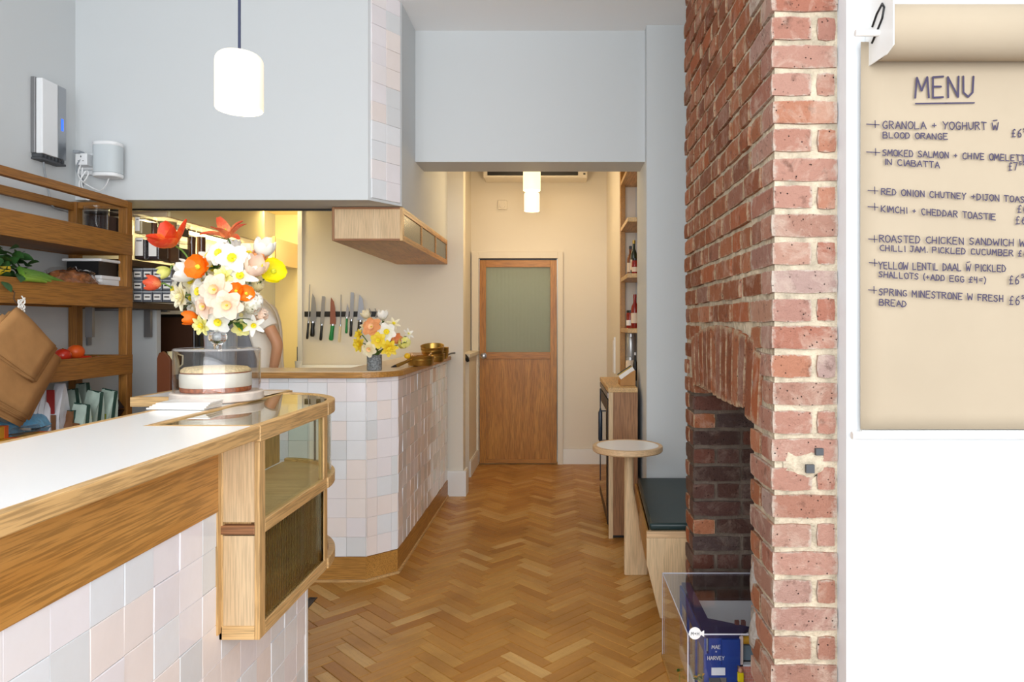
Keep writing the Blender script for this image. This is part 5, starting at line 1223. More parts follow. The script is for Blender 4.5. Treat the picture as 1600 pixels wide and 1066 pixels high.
bottle(sx(985, 5.0), 5.0, on(0), .03, .13, M_g3, 'squat dark red jar with a white label on the middle shelf', lab=M_paperW, cat='jar'); bottle(sx(992, 4.86), 4.86, on(0), .028, .24, M_g3, 'tall red sauce bottle on the middle recess shelf', M_g3)
q = cb
bottle(sx(985, 5.0), 5.0, .956, .035, .16, M_lab, 'stout jar with a pink patterned label on the fridge cabinet', M_tin, M_lab, 'jar'); 
bottle(sx(986, 5.03)-.0, 5.03, .956+.161, .034, .17, M_tin, 'silver tin standing on top of the patterned jar', M_tin, None, 'jar'); bottle(sx(992.5, 4.86), 4.86, .956, .016, .2, M_blackpl, 'small black bottle with a white cap on the fridge cabinet', M_white, None)
t = thing('card_holder', (sx(983, 4.5), 4.5, .956), 'folded brown cardboard wedge holding leaflets on the fridge cabinet', 'leaflet holder')
x0 = sx(968, 4.5)
obj('wedge', G().prism([(x0, .956), (x0+.10, .956), (x0+.10, 1.055), (x0+.075, 1.04), (x0, .985)], 4.45, 4.6, 'y'), M_bag, t, bevel=.002)
for i in range(3): obj('leaflet', G().cbox((x0+.05, 4.50+.03*i, 1.035+.004*i), (.11, .003, .03), Matrix.Translation((x0+.05, 0, 1.03)) @ Matrix.Rotation(R(-34), 4, 'Y') @ Matrix.Translation((-x0-.05, 0, -1.03))), (M_paperW, M_labg, M_blackpl)[i], t)
# ------------------------------------------------------------------ flowers
PM = {k: petal_mat('petal_'+k, srgb(*a), srgb(*b)) for k, (a, b) in dict(
    white=((240,238,214),(250,249,244)), cream=((244,232,176),(250,242,214)), peach=((246,214,186),(250,228,210)), yellow=((244,208,40),(250,226,70)),
    lemon=((236,230,120),(250,246,170)), orange=((250,150,20),(250,124,8)), red=((250,150,60),(232,70,34)), coral=((246,170,110),(226,92,56)), acid=((226,222,20),(246,232,16)), green=((200,206,90),(226,226,130)), apricot=((250,190,130),(246,170,112))).items()}
M_cyel = mat('corona_yellow', srgb(236, 210, 40), .5); M_cpe = mat('corona_peach', srgb(246, 190, 140), .5); M_cgr = mat('flower_centre', srgb(196, 200, 50), .6)
def petal_g(L, W, e0, e1, r0=.0, cup=.25, pt=.75, ruf=0, nu=6, nv=4, seed=0):
    xs, zs_ = [r0], [0]
    for i in range(nu):
        e = R(e0+(e1-e0)*(i+.5)/nu); xs.append(xs[-1]+cos(e)*L/nu); zs_.append(zs_[-1]+sin(e)*L/nu)
    def fn(u, v):
        i = int(round(u*nu)); s_ = v*2-1; e = R(e0+(e1-e0)*u)
        w_ = W*.5*(sin(pi*min(1, .10+.86*u**pt))**.62); k = cup*s_*s_*w_
        rf = ruf*L*sin(s_*7+seed*2+u*3)*u
        return (xs[i]-sin(e)*(k+rf), s_*w_, zs_[i]+cos(e)*(k+rf))
    return G().grid(fn, nu, nv)
TPL = {}
def flower(kind, pos, r, pm, face, label, mouth, name=None, cm=None, grp='flowers in the big bouquet', stem=True, roll=0):
    pos = Vector(pos)
    if kind == 'tulip': r *= .84; pos = pos-Vector(face).normalized()*r*1.1
    Q = Vector(face).normalized().to_track_quat('Z', 'Y').to_matrix().to_4x4()
    M = Matrix.Translation(pos) @ Q @ Matrix.Rotation(R(roll), 4, 'Z')
    nm = name or {'daffodil': 'daffodil', 'double': 'double_daffodil', 'tulip': 'tulip', 'open': 'open_tulip', 'lily': 'open_tulip', 'poppy': 'poppy', 'hyacinth': 'hyacinth', 'star': 'narcissus'}[kind]
    t = thing(nm, pos, label, 'flower', grp, M=M)
    def ring(n, args, phase=0, jit=5):
        me = None
        for k in range(n):
            RR = Matrix.Rotation(2*pi*k/n+R(phase+rnd(-jit, jit)), 4, 'Z') @ Matrix.Rotation(R(rnd(-jit, jit)), 4, 'Y')
            if me is None: o = obj('petal', petal_g(*args, seed=k), PM[pm], t, world=False, smooth=80); me = o.data; o.matrix_local = RR
            else: inst('petal', me, t, RR)
    if kind == 'daffodil' or kind == 'star':
        ring(6, (r*rnd(.95, 1.05), r*(1.0 if kind == 'daffodil' else .46), 10, -8 if kind == 'daffodil' else 12, r*.04, .15, .62, .05 if kind == 'daffodil' else .02), jit=9)
        cr, chh = (.27, .2) if kind == 'daffodil' else (.2, .16)
        obj('corona', G().lathe([(r*.10, 0), (r*cr*.8, r*.10), (r*cr, r*chh), (r*cr*1.12, r*(chh+.03)), (r*cr*.9, r*chh*.9), (r*cr*.6, r*.08), (.0005, r*.04)], 20, caps=False, wob=lambda a, z: .07*sin(9*a)*(z > r*.1)), cm or M_cyel, t, world=False, smooth=80)
        obj('stamens', G().ball((0, 0, r*.12), (r*.07, r*.07, r*.14), 8, 6), M_cgr, t, world=False)
    elif kind == 'double':
        ring(7, (r, r*.62, 12, 10, r*.05, .2, .7, .03)); ring(7, (r*.78, r*.5, 35, 30, r*.04, .3, .7, .05), 25); ring(6, (r*.58, r*.4, 60, 50, r*.02, .3, .7, .06), 10)
        obj('centre', G().ball((0, 0, r*.2), (r*.24, r*.24, r*.26), 10, 8, wob=.6), cm or M_cyel, t, world=False)
    elif kind == 'tulip': ring(3, (r*2.7, r*1.7, 22, 112, .001, .55, .85, 0), 0, 3); ring(3, (r*2.6, r*1.6, 18, 106, .002, .55, .85, 0), 60, 3)
    elif kind == 'open': ring(3, (r*1.35, r*1.15, 52, 60, .002, .5, .8, 0), 0, 10); ring(3, (r*1.45, r*.95, 20, 42, .003, .35, .8, 0), 60, 12); obj('stamens', G().ball((0, 0, r*.3), (r*.1, r*.1, r*.25), 8, 6), M_cgr, t, world=False)
    elif kind == 'lily': ring(3, (r*1.25, r*.62, 62, 22, .002, .3, .6, .02), 0, 10); ring(3, (r*1.3, r*.5, 40, -8, .003, .25, .6, .02), 60, 12); obj('stamens', G().ball((0, 0, r*.25), (r*.06, r*.06, r*.3), 8, 6), M_cgr, t, world=False)
    elif kind == 'poppy': ring(3, (r*1.1, r*1.9, 16, 48, .001, .1, .5, .05), 0, 8); ring(3, (r*1.12, r*1.9, 10, 44, .002, .1, .5, .05), 60, 8); obj('centre', G().ball((0, 0, r*.16), (r*.2, r*.2, r*.18), 12, 8, wob=.4), M_cgr, t, world=False)
    elif kind == 'hyacinth':
        g = G()
        for i in range(42):
            d_ = Vector((rnd(-1, 1), rnd(-1, 1), rnd(-.5, 1))).normalized(); c = Vector((d_.x*r*.6, d_.y*r*.6, d_.z*r*.95)); q = d_.to_track_quat('Z', 'Y').to_matrix().to_4x4()
            for k in range(5): g.add(*(lambda gg: (gg.v, gg.f))(petal_g(r*.36, r*.17, 25, -20, .001, .1, .7, nu=3, nv=2)), T=Matrix.Translation(c) @ q @ Matrix.Rotation(2*pi*k/5+i, 4, 'Z'))
        o = obj('florets', g, PM[pm], t, world=False, smooth=80); o['kind'] = 'stuff'; obj('stalk', G().tube([(0, 0, -r*.9), (0, 0, r*.6)], r*.1, 6), M_stem, t, world=False)
    if stem:
        mo = Vector(mouth)+Vector((rnd(-.02, .02), rnd(-.02, .02), 0)); back = pos-Vector(face).normalized()*r*.8
        lo = mo-Vector((rnd(-.01, .01), rnd(-.01, .01), .12 if mo.z > 1.3 else .04))
        pts = curve_pts([pos, back, back.lerp(mo, .6)+Vector((0, 0, .01)), mo, lo], 18)
        obj('stem', G().tube(pts, .0032 if r > .02 else .0026, 6), M_stem, t, smooth=60)
    return t
vx, vy, vz = (345-VX)*2.6/F, 2.60, ZT
vs_ = thing('fluted_vase', (vx, vy, vz), 'tall clear fluted glass vase holding the big bouquet, behind the cake', 'vase')
prf = [(.05, .001), (.052, .01), (.053, .12), (.056, .2), (.060, .268), (.056, .268), (.052, .2), (.048, .12), (.046, .015), (.001, .012)]
obj('glass', G().lathe(prf, 72, (vx, vy, vz), caps=False, wob=lambda a, z: .022*cos(24*a)), frosted('vase_glass', srgb(232, 236, 244), .38, .03, (.92, .94, .97, 1)), vs_, smooth=60)
obj('water', G().lathe([(.045, .016), (.047, .12), (.050, .19)], 40, (vx, vy, vz)), glass('water', (.93, .95, .94, 1)), vs_, smooth=60)
mouth = (vx, vy, vz+.26)
SPEC = [  # px, py, depth, kind, radius px, petal, centre, face (x,y,z), label
 (274,384,2.50,'open',27,'red',None,(-.35,-.55,.55),'huge open red-orange tulip at the upper left of the bouquet'),
 (356,372,2.60,'lily',27,'coral',None,(.0,-.55,.9),'spread coral-red tulip at the very top of the bouquet'),
 (411,389,2.55,'tulip',15,'white',None,(.35,-.35,1),'white tulip standing at the upper right of the bouquet'),
 (427,424,2.52,'poppy',17,'acid',None,(.6,-1,.1),'acid-yellow poppy at the far right edge of the bouquet'),
 (311,418,2.42,'poppy',17,'orange',None,(-.1,-1,.15),'large round orange poppy left of centre, facing front'),
 (370,456,2.40,'poppy',12,'orange',None,(-.1,-1,.3),'small orange poppy right of centre, the left of a touching pair'),
 (385,459,2.40,'poppy',11,'orange',None,(.3,-1,.1),'small orange poppy right of centre, the right of a touching pair'),
 (240,443,2.50,'tulip',11,'coral',None,(-1,-.15,.12),'orange tulip pointing out at the far left of the bouquet'),
 (298,497,2.44,'tulip',11,'orange',None,(-1,-.3,-.05),'drooping orange tulip at the lower left of the bouquet'),
 (290,426,2.47,'tulip',16,'white',None,(-.8,-.5,.25),'white tulip leaning left under the big red-orange tulip'),
 (343,396,2.46,'daffodil',18,'white','y',(-.15,-1,.25),'white daffodil with a yellow cup, upper centre left'),
 (364,404,2.44,'daffodil',21,'white','y',(.1,-1,.2),'large white daffodil with a yellow cup, upper centre right'),
 (364,386,2.70,'tulip',11,'white',None,(.1,-.3,1),'white tulip peeking up between the coral tulip and the daffodils'),
 (398,418,2.46,'tulip',16,'peach',None,(.45,-.6,.6),'peach-pink tulip at the right of the bouquet'),
 (404,404,2.54,'tulip',11,'apricot',None,(.5,-.3,1),'apricot tulip bud behind the peach tulip'),
 (336,453,2.38,'daffodil',23,'peach','p',(-.1,-1,.1),'large blush daffodil in the middle of the bouquet'),
 (355,477,2.37,'daffodil',22,'peach','p',(.15,-1,-.05),'large blush daffodil just below and right of the middle one'),
 (319,479,2.40,'daffodil',18,'peach','p',(-.35,-1,-.1),'blush daffodil at the lower left of the middle'),
 (342,503,2.41,'daffodil',18,'white','y',(0,-1,-.25),'white daffodil with a yellow cup hanging over the vase rim'),
 (376,432,2.44,'star',24,'white','y',(.2,-1,.3),'starry white narcissus with thin petals right of centre'),
 (312,456,2.46,'daffodil',19,'white','y',(-.4,-1,.1),'plain white daffodil left of the blush one'),
 (349,433,2.42,'double',15,'lemon','y',(0,-1,.2),'pale yellow double daffodil right above the blush ones'),
 (316,508,2.42,'double',15,'lemon','y',(-.3,-1,-.3),'pale yellow double daffodil low at the left of the vase'),
 (257,425,2.50,'tulip',9,'green',None,(-.7,-.3,-.4),'small yellow-green tulip bud at the left, above the orange one'),
 (285,463,2.46,'double',20,'cream','c',(-.6,-1,-.1),'cream ruffled double daffodil at the left side'),
 (272,452,2.52,'daffodil',15,'white','y',(-.8,-.8,.1),'white daffodil at the left edge behind the cream ruffled one'),
 (326,400,2.54,'star',17,'white','y',(-.4,-.8,.5),'small starry narcissus between the orange poppy and the daffodils'),
 (389,397,2.58,'star',17,'white','y',(.4,-.8,.6),'small starry narcissus near the white tulip'),
 (336,420,2.5,'daffodil',17,'cream','y',(-.2,-1,.2),'cream daffodil tucked right of the orange poppy'),
 (394,474,2.44,'hyacinth',20,'white',None,(.3,-.6,.4),'white hyacinth spike at the lower right of the bouquet'),
 (407,492,2.50,'hyacinth',13,'peach',None,(.6,-.5,.1),'blush hyacinth at the right edge, low down'),
 (377,512,2.46,'daffodil',13,'lemon','y',(.3,-1,-.5),'little lemon daffodil under the green leaves at the right'),
 (396,508,2.46,'star',16,'white','y',(.5,-1,-.3),'small starry narcissus at the bottom right of the bouquet'),
 (300,440,2.50,'daffodil',16,'cream','y',(-.4,-1,.2),'cream daffodil half hidden below the orange poppy'),
 (402,446,2.52,'hyacinth',12,'cream',None,(.5,-.5,.4),'cream hyacinth behind the white hyacinth spike'),
 (330,485,2.46,'star',16,'white','y',(-.2,-1,-.2),'starry narcissus tucked behind the lower blush daffodils'),
 (330,436,2.52,'hyacinth',13,'white',None,(-.2,-.9,.4),'white hyacinth florets left of the lemon double daffodil'),
 (352,392,2.6,'double',15,'white','c',(.1,-.8,.7),'ruffled white double flower behind the two upper daffodils'),
 (388,440,2.52,'double',13,'white','c',(.5,-1,.1),'ruffled white double flower above the orange poppy pair'),
 (378,492,2.48,'double',14,'white','c',(.2,-1,-.1),'ruffled white double flower below the white hyacinth'),
 (320,440,2.52,'double',14,'white','c',(-.2,-1,.2),'ruffled white double flower between the orange poppy and the middle blush daffodil'),
 (383,415,2.54,'double',14,'white','c',(.3,-1,.3),'ruffled white double flower left of the peach tulip'),
 (300,466,2.54,'star',17,'white','y',(-.5,-1,0),'starry narcissus behind the cream ruffled double daffodil'),
 (345,412,2.54,'double',15,'cream','c',(0,-1,.3),'ruffled cream double flower under the upper white daffodils'),
 (302,491,2.5,'double',12,'white','c',(-.4,-1,-.3),'white double flower above the drooping orange tulip'),
]
M_cc = mat('corona_cream', srgb(240, 226, 160), .5)
for px, py, D_, kd, rp_, pm, cmn, fc, lb in SPEC:
    flower(kd, P(px, py, D_), rp_*1.13*D_/F, pm, fc, lb, mouth, cm={'y': M_cyel, 'p': M_cpe, 'c': M_cc}.get(cmn), roll=rnd(0, 60))
def leafspray(name, ctr, specs, label, grp=None, L=.07, W=.02):
    t = thing(name, ctr, label, 'leaves', grp); c = Vector(ctr)
    for d_ in specs:
        d_ = Vector(d_).normalized(); q = d_.to_track_quat('X', 'Z').to_matrix().to_4x4()
        obj('leaf', leaf_g(L*rnd(.8, 1.2), W, .5, 6, .3), M_leaf, t, world=False, smooth=80).matrix_local = q
    return t
leafspray('leaf_spray', tuple(P(366, 504, 2.46)), [(1, -.5, .3), (.8, -.6, -.1), (.9, -.2, .5), (-.3, -1, -.2), (.6, -.8, .1)], 'green leaves at the lower right of the big bouquet', L=.075, W=.026)
leafspray('leaf_spray', tuple(P(352, 500, 2.50)), [(-.8, -.6, -.3), (.2, -1, -.4), (-.3, -.9, .2)], 'green leaves peeping between the lowest flowers above the vase', L=.05, W=.02)
leafspray('leaf_spray', tuple(P(338, 422, 2.50)), [(0, -1, .3), (.5, -.8, .6), (-.4, -.8, .4), (.2, -.6, 1)], 'green leaves showing in the centre of the big bouquet', L=.06, W=.03)
leafspray('leaf_spray', tuple(P(388, 462, 2.54)), [(.7, -.6, .2), (.9, -.2, .4), (.4, -.9, -.2)], 'green leaves by the orange poppy pair at the right of the big bouquet', L=.055, W=.02)
leafspray('leaf_spray', tuple(P(300, 475, 2.52)), [(-.8, -.5, .1), (-.4, -.9, .3), (-1, -.2, -.3)], 'green leaves at the left of the big bouquet', L=.06, W=.02)
# small jar of flowers on the pass
jx, jy, jz = (585-VX)*3.70/F, 3.70, 1.1075
jr = thing('glass_jar', (jx, jy, jz), 'small crackled grey glass jar holding the little bouquet on the pass', 'vase')
obj('glass', G().lathe([(.036, 0), (.040, .004), (.040, .084), (.037, .084), (.036, .006), (.001, .004)], 32, (jx, jy, jz), caps=False), mat('crackle_glass', srgb(150, 158, 164), .2, bump=(90, 1.0, .006), var=(110, .5), trans=.35), jr, smooth=50)
obj('water', G().lathe([(.034, .006), (.034, .06)], 24, (jx, jy, jz)), mat('dark_water', srgb(60, 72, 50), .2), jr, smooth=50)
jm = (jx, jy, jz+.08)
SM = [(598,493,3.70,'tulip',7,'white',None,(.1,-.2,1),'white tulip standing tallest in the small bouquet'), (572,492,3.72,'tulip',6,'cream',None,(-.4,-.5,.8),'small cream tulip behind the blush daffodil of the small bouquet'),
 (581,511,3.62,'daffodil',13,'apricot','p',(-.2,-1,.3),'apricot daffodil at the upper left of the small bouquet'), (604,519,3.62,'daffodil',12,'white','y',(.2,-1,.2),'white daffodil with a yellow cup right of centre in the small bouquet'),
 (615,506,3.70,'star',9,'cream','y',(.4,-.8,.6),'cream star flower at the upper right of the small bouquet'), (591,532,3.58,'daffodil',10,'yellow','y',(0,-1,.1),'bright yellow daffodil in the middle of the small bouquet'),
 (561,523,3.66,'double',7,'yellow','y',(-.6,-1,.2),'little yellow flower at the left edge of the small bouquet'), (562,538,3.60,'double',10,'yellow','y',(-.5,-1,-.1),'yellow double daffodil at the lower left of the small bouquet'),
 (577,546,3.58,'daffodil',10,'cream','p',(-.2,-1,-.2),'cream daffodil resting on the rim of the small jar'), (618,530,3.66,'tulip',7,'apricot',None,(.7,-.6,.3),'apricot tulip bud at the right of the small bouquet'),
 (608,544,3.58,'double',11,'yellow','y',(.3,-1,-.2),'vivid yellow double daffodil at the lower right of the small bouquet'), (631,536,3.62,'hyacinth',10,'lemon',None,(.6,-.6,.2),'pale yellow hyacinth at the right edge of the small bouquet'),
 (638,522,3.68,'star',8,'white','c',(.7,-.6,.5),'white wispy flower at the far right of the small bouquet'), (570,510,3.72,'star',9,'cream','y',(-.5,-.8,.4),'cream star flower behind the apricot daffodil')]
for px, py, D_, kd, rp_, pm, cmn, fc, lb in SM:
    flower(kd, P(px, py, D_), rp_*1.25*D_/F, pm, fc, lb, jm, cm={'y': M_cyel, 'p': M_cpe, 'c': M_cc}.get(cmn), grp='flowers in the small bouquet', roll=rnd(0, 60))
leafspray('leaf_spray', tuple(P(590, 548, 3.66)), [(.3, -.5, 1), (-.3, -.4, 1), (.6, -.6, .6), (-.7, -.5, .5)], 'dark leaves above the rim of the small jar', L=.06, W=.014)
leafspray('leaf_spray', tuple(P(596, 515, 3.69)), [(.2, -.3, 1), (-.2, -.1, 1)], 'upright tulip leaves in the small bouquet', L=.07, W=.018)

# ------------------------------------------------------------------ menu paper on the right wall
YP = 1.745
def pp_(px, py, y=YP): return P(px, py, y)
mb = thing('menu_roll', (P(1480, 0, YP).x, 1.70, 1.1), 'brown kraft paper roll menu hung on the white wall, handwritten MENU', 'menu')
a, b = pp_(1346, 672), pp_(1760, 60)
yr, zr = 1.695, 0; rr_ = .0655; zr = H-(42-VY)*1.66/F
r0 = pp_(1377, 0, yr).x
def sheet(u, v):
    x = a.x+(b.x-a.x)*u; z = a.z + (zr-a.z)*v; y = YP + .004*sin(3*u+2*v) - .0*v
    return (x, y+.006*(1-v), z)
obj('paper_sheet', G().grid(sheet, 10, 24), M_kraft, mb, smooth=80, solid=.0012)
obj('paper_roll', G().tube([(r0, yr, zr), (b.x, yr, zr)], rr_, 48), M_kraft, mb, smooth=60)
o = obj('rail_bar', G().tube([pp_(1331, 680.5, 1.742), pp_(1770, 680.5, 1.742)], .010, 12), M_gloss, mb, smooth=60)
obj('rail_board', bx((pp_(1345, 0, 1.76).x, 1.752, pp_(0, 686, 1.76).z), (b.x, 1.769, pp_(0, 672, 1.76).z)), M_gloss, mb)
br = thing('roll_bracket', (r0, 1.70, 1.95), 'white metal bracket with a black slot holding the left end of the paper roll', 'bracket')
xb_ = r0-.004
def bz(py, y): return H-(py-VY)*y/F
g = G().prism([(1.769, bz(107, 1.769)), (1.66, bz(86, 1.66)), (1.655, bz(84, 1.65)), (1.62, bz(70, 1.62)), (1.62, bz(-60, 1.62)), (1.769, bz(-60, 1.769))], xb_-.003, xb_, 'x')
obj('plate', g, M_gloss, br, bevel=.001)
obj('pin', G().cyl((pp_(1335, 40, 1.7).x, 1.695, zr), (xb_, 1.695, zr), .008, 16), M_gloss, br, smooth=50)
sl = [Vector((xb_-.0045, y_, z_)) for y_, z_ in ((1.727, zr-.012), (1.70, zr+.006), (1.672, zr+.026), (1.662, zr+.048), (1.672, zr+.062), (1.70, zr+.050), (1.725, zr+.028))]
obj('slot', G().tube(sl, .003, 6), M_black, br, smooth=60, label='black hooked slot')
FONT = {'A':'0,0 2,6 4,0;1,2.2 3.2,2.2','B':'0,0 0,6 2.6,6 3.2,4.8 2.4,3.3 0,3.1;2.4,3.3 3.8,2 3,.2 0,0','C':'3.6,5.2 2.4,6 .8,5.2 .2,3 .8,.8 2.4,0 3.8,.8','D':'0,0 .3,6 2.4,5.4 3.6,3 2.6,.6 0,0',
 'E':'3.6,6 .2,6 .2,0 3.6,0;.2,3.1 2.8,3.1','F':'3.6,6 .2,6 .2,0;.2,3.1 2.8,3.1','G':'3.6,5.2 2.2,6 .7,5 .2,2.8 1,.6 2.6,0 3.6,1 3.6,2.6 2.2,2.6','H':'.2,6 .2,0;3.6,6 3.6,0;.2,3 3.6,3','I':'1,6 1,0','J':'.4,6 3.6,6;2.4,6 2.4,1.2 1.4,0 .2,.8',
 'K':'.2,6 .2,0;3.4,6 .2,2.8 3.6,0','L':'.2,6 .2,0 3.4,0','M':'0,0 .5,6 2.2,2 3.9,6 4.4,0','N':'.2,0 .2,6 3.6,0 3.6,6','O':'2,6 .6,5.2 .1,3 .7,.8 2,0 3.4,.8 4,3 3.4,5.2 2,6','P':'.2,0 .2,6 2.8,6 3.6,4.6 2.8,3.2 .2,3',
 'R':'.2,0 .2,6 2.8,6 3.5,4.7 2.6,3.4 .2,3;1.6,3 3.8,0','S':'3.5,5.3 2,6 .5,5 .9,3.6 2.8,2.7 3.4,1.2 2,0 .2,.7','T':'0,6 4,6;2,6 2,0','U':'.2,6 .3,1.4 1.8,0 3.3,1.2 3.6,6','V':'0,6 1.9,0 3.8,6','W':'0,6 .9,0 2.3,4 3.5,0 4.6,6',
 'X':'0,0 4,6;0,6 4,0','Y':'0,6 1.9,3.2 3.8,6;1.9,3.2 1.6,0','+':'.4,3 3.4,3;1.9,4.6 1.9,1.4','(':'1.4,6.8 .4,4.5 .4,1.5 1.4,-.8',')':'.2,6.8 1.2,4.5 1.2,1.5 .2,-.8','.':'.6,.1 .9,.5','£':'3.2,5.2 2.2,6 1.2,5 1.2,.2;.2,3 2.6,3;.2,0 3.2,.2',
 '6':'3.2,6 1.2,4.4 .3,2 1.2,0 2.8,.2 3.4,1.8 2.2,3.2 .5,2.4','7':'0,6 3.6,6 1.6,0','5':'3.2,6 .8,6 .5,3.4 2.6,3.4 3.2,1.6 2,0 .3,.4','0':'1.8,6 .4,4.6 .4,1.4 1.8,0 3.2,1.4 3.2,4.6 1.8,6','4':'.4,6 .6,3 3,3.4;2.9,6 2.7,-.4','=':'.3,4.2 3,4.4;.3,2.4 3,2.6','w':'0,6 .9,0 2.3,4 3.5,0 4.6,6;.8,7.6 3.8,8'}
ADV = {'I':2.2,'.':2,'M':5.6,'W':5.6,'w':5.6,' ':3.6,'(':2.2,')':2.2,'J':4.4}
def strokes(text):
    x = 0; out = []
    for c_ in text:
        if c_ in FONT:
            for s_ in FONT[c_].split(';'): out.append([(x+float(p.split(',')[0]), float(p.split(',')[1])) for p in s_.split()])
        x += ADV.get(c_, 4.9)
    return out, max(1, x-.9)
def ribbon(g, pts, w_):
    """flat marker stroke: quads with overlapping ends; pts are 3-D, all in one plane given by tangents a,b"""
    for p, q in zip(pts[:-1], pts[1:]):
        d_ = (q-p)
        if d_.length < 1e-6: continue
        d_.normalize(); n_ = Vector((-d_.z, 0, d_.x))*w_/2; e_ = d_*w_*.32
        g.add([p-e_*.2-n_*.85, p-e_-n_*.3, p-e_+n_*.3, p-e_*.2+n_*.85, q+e_*.2+n_*.85, q+e_+n_*.3, q+e_-n_*.3, q+e_*.2-n_*.85], [(0,1,2,3,4,5,6,7)])
def write(parent, text, x0, y0, x1, y1, cap, wpx=2.0, jit=.26, name='handwriting', y=None):
    y = YP-.0035 if y is None else y
    st, W__ = strokes(text); g = G(); sx_ = (x1-x0)/W__
    for s_ in st:
        pts = []
        for u, v in s_:
            u += rnd(-jit, jit); v += rnd(-jit, jit)*1.1
            px = x0+u*sx_; py = y0+(y1-y0)*(px-x0)/(x1-x0) - v/6*cap
            pts.append(P(px, py, y-rnd(0, .0004)))
        ribbon(g, pts, wpx*y/F)
    return obj(name, g, M_ink, parent)
write(mb, 'MENU', 1430, 153, 1523, 151, 32, 3.6, .1, 'menu_heading')
g = G(); ribbon(g, [P(1430.5, 162, YP-.004), P(1478, 161.2, YP-.004), P(1522.5, 160.6, YP-.004)], 2.6*YP/F); obj('underline', g, M_ink, mb)
LN = [('GRANOLA + YOGHURT w',1379,201,1560,203,11.5),('BLOOD ORANGE',1380,215.5,1481,218,9),('SMOKED SALMON + CHIVE OMELETTE',1379,243,1610,252.5,9.5),('IN CIABATTA',1382,257,1468,262.5,9),
 ('RED ONION CHUTNEY +DIJON TOASTIE',1377,304,1622,318,9.5),('KIMCHI + CHEDDAR TOASTIE',1377,331,1556,344,9.5),('ROASTED CHICKEN SANDWICH W',1374,378,1602,385,10.5),('CHILLI JAM. PICKLED CUCUMBER £6',1375,392,1606,401,9),
 ('YELLOW LENTIL DAAL w PICKLED',1373,420,1572,425,10.5),('SHALLOTS (+ADD EGG £4=)',1373,433,1540,443,9),('SPRING MINESTRONE W FRESH',1373,461,1568,472,10),('BREAD',1374,477,1417,480,9.5)]
for l_ in LN: write(mb, *l_)
for x_, y_, xx in ((1354,194,1374),(1354,237.5,1375),(1356,297.5,1372),(1356,323,1372),(1357,373.5,1371),(1358,410.5,1371),(1357,453,1370)):
    g = G(); ribbon(g, [P(x_, y_, YP-.004), P(xx, y_+1, YP-.004)], 1.7*YP/F); cx_ = x_+(xx-x_)*.68; ribbon(g, [P(cx_-.3, y_-5.5, YP-.004), P(cx_, y_+5.5, YP-.004)], 1.7*YP/F); obj('bullet_mark', g, M_ink, mb)
for tx_, x_, y_, xx, cp_ in (('£6',1581,214,1597,12),('£7',1576,266,1590,12),('£6',1590,332,1606,11),('£6',1587,350,1604,12),('£6',1577,444,1593,13),('£6',1577,476,1594,13)):
    write(mb, tx_, x_, y_, xx, y_, cp_, 1.9, .15, 'price')
for x_, y_ in ((1599,206),(1592,258),(1596,434),(1596,467)): write(mb, '50', x_, y_, x_+11, y_, 5.5, 1.5, .1, 'price')

# ------------------------------------------------------------------ acrylic case with the model shop
YF, YR, XLc, XRc, zc2 = 2.24, 2.79, .421, .87, .342
ac = thing('acrylic_case', (.64, 2.5, 0), 'clear acrylic display case standing low in front of the fireplace', 'display case')
th = .004
def ap(n, a, b, m=M_acry): return obj(n, bx(a, b), m, ac)
ap('top_pane', (XLc, YF, zc2-th), (XRc, YR, zc2)); ap('side_pane', (XLc, YF, .012), (XLc+th, YR, zc2-th)); ap('side_pane', (XRc-th, YF, .012), (XRc, YR, zc2-th))
ap('front_pane', (XLc+th, YF, .012), (XRc-th, YF+th, zc2-th)); ap('back_pane', (XLc+th, YR-th, .012), (XRc-th, YR, zc2-th))
ap('base', (XLc-.004, YF-.004, 0), (XRc+.004, YR+.004, .012), M_kickx)
M_edge = mat('acrylic_edge', srgb(206, 208, 222), .2)
for a_, b_ in (((XLc-.0008, YF, zc2-.003), (XLc+.002, YR, zc2+.0006)), ((XLc, YF-.0008, zc2-.003), (XRc, YF+.002, zc2+.0006)), ((XLc, YR-.002, zc2-.003), (XRc, YR+.0006, zc2+.0006)), ((XLc-.0008, YF-.0008, .012), (XLc+.002, YF+.002, zc2)), ((XLc-.0006, YR-.002, .012), (XLc+.002, YR+.0006, zc2))):
    ap('glued_edge', a_, b_, M_edge)
q = P(1086, 990, YF-.002)
M_disc = mat('sticker_white', srgb(240, 240, 240), .6)
stk = obj('round_sticker', G().lathe([(.001, 0), (.020, 0), (.020, .001)], 32, T=Matrix.Translation((q.x, YF-.001, q.z)) @ Matrix.Rotation(R(90), 4, 'X')).add([(q.x+.018, YF-.0015, q.z+.003), (q.x+.030, YF-.0015, q.z+.010), (q.x+.030, YF-.0015, q.z-.012), (q.x+.018, YF-.0015, q.z-.004)], [(0,1,2,3)]), M_disc, ac, label='round white sticker with small lettering')
def text3(parent, text, M, hgt, m, name='lettering', wd=None, jit=0):
    st, W__ = strokes(text); k = hgt/6; g = G()
    for s_ in st:
        pts = [Vector((u*k-W__*k/2, 0, v*k)) for u, v in s_]; ribbon(g, pts, wd or hgt*.15)
    g.v = [tuple(M @ Vector(v)) for v in g.v]
    return obj(name, g, m, parent)
text3(stk, 'M+H', Matrix.Translation((q.x, YF-.0035, q.z-.006)), .011, M_greyD)
M_blue1 = mat('model_blue', srgb(24, 62, 140), .45); M_navy2 = mat('model_roof_navy', srgb(28, 30, 82), .5); M_pinkb = mat('model_brick', srgb(222, 140, 118), .8)
ms = thing('model_shop', (.56, 2.5, .012), 'miniature royal-blue corner shop with a navy roof inside the acrylic case', 'model')
zb0 = .012; zt2 = .312
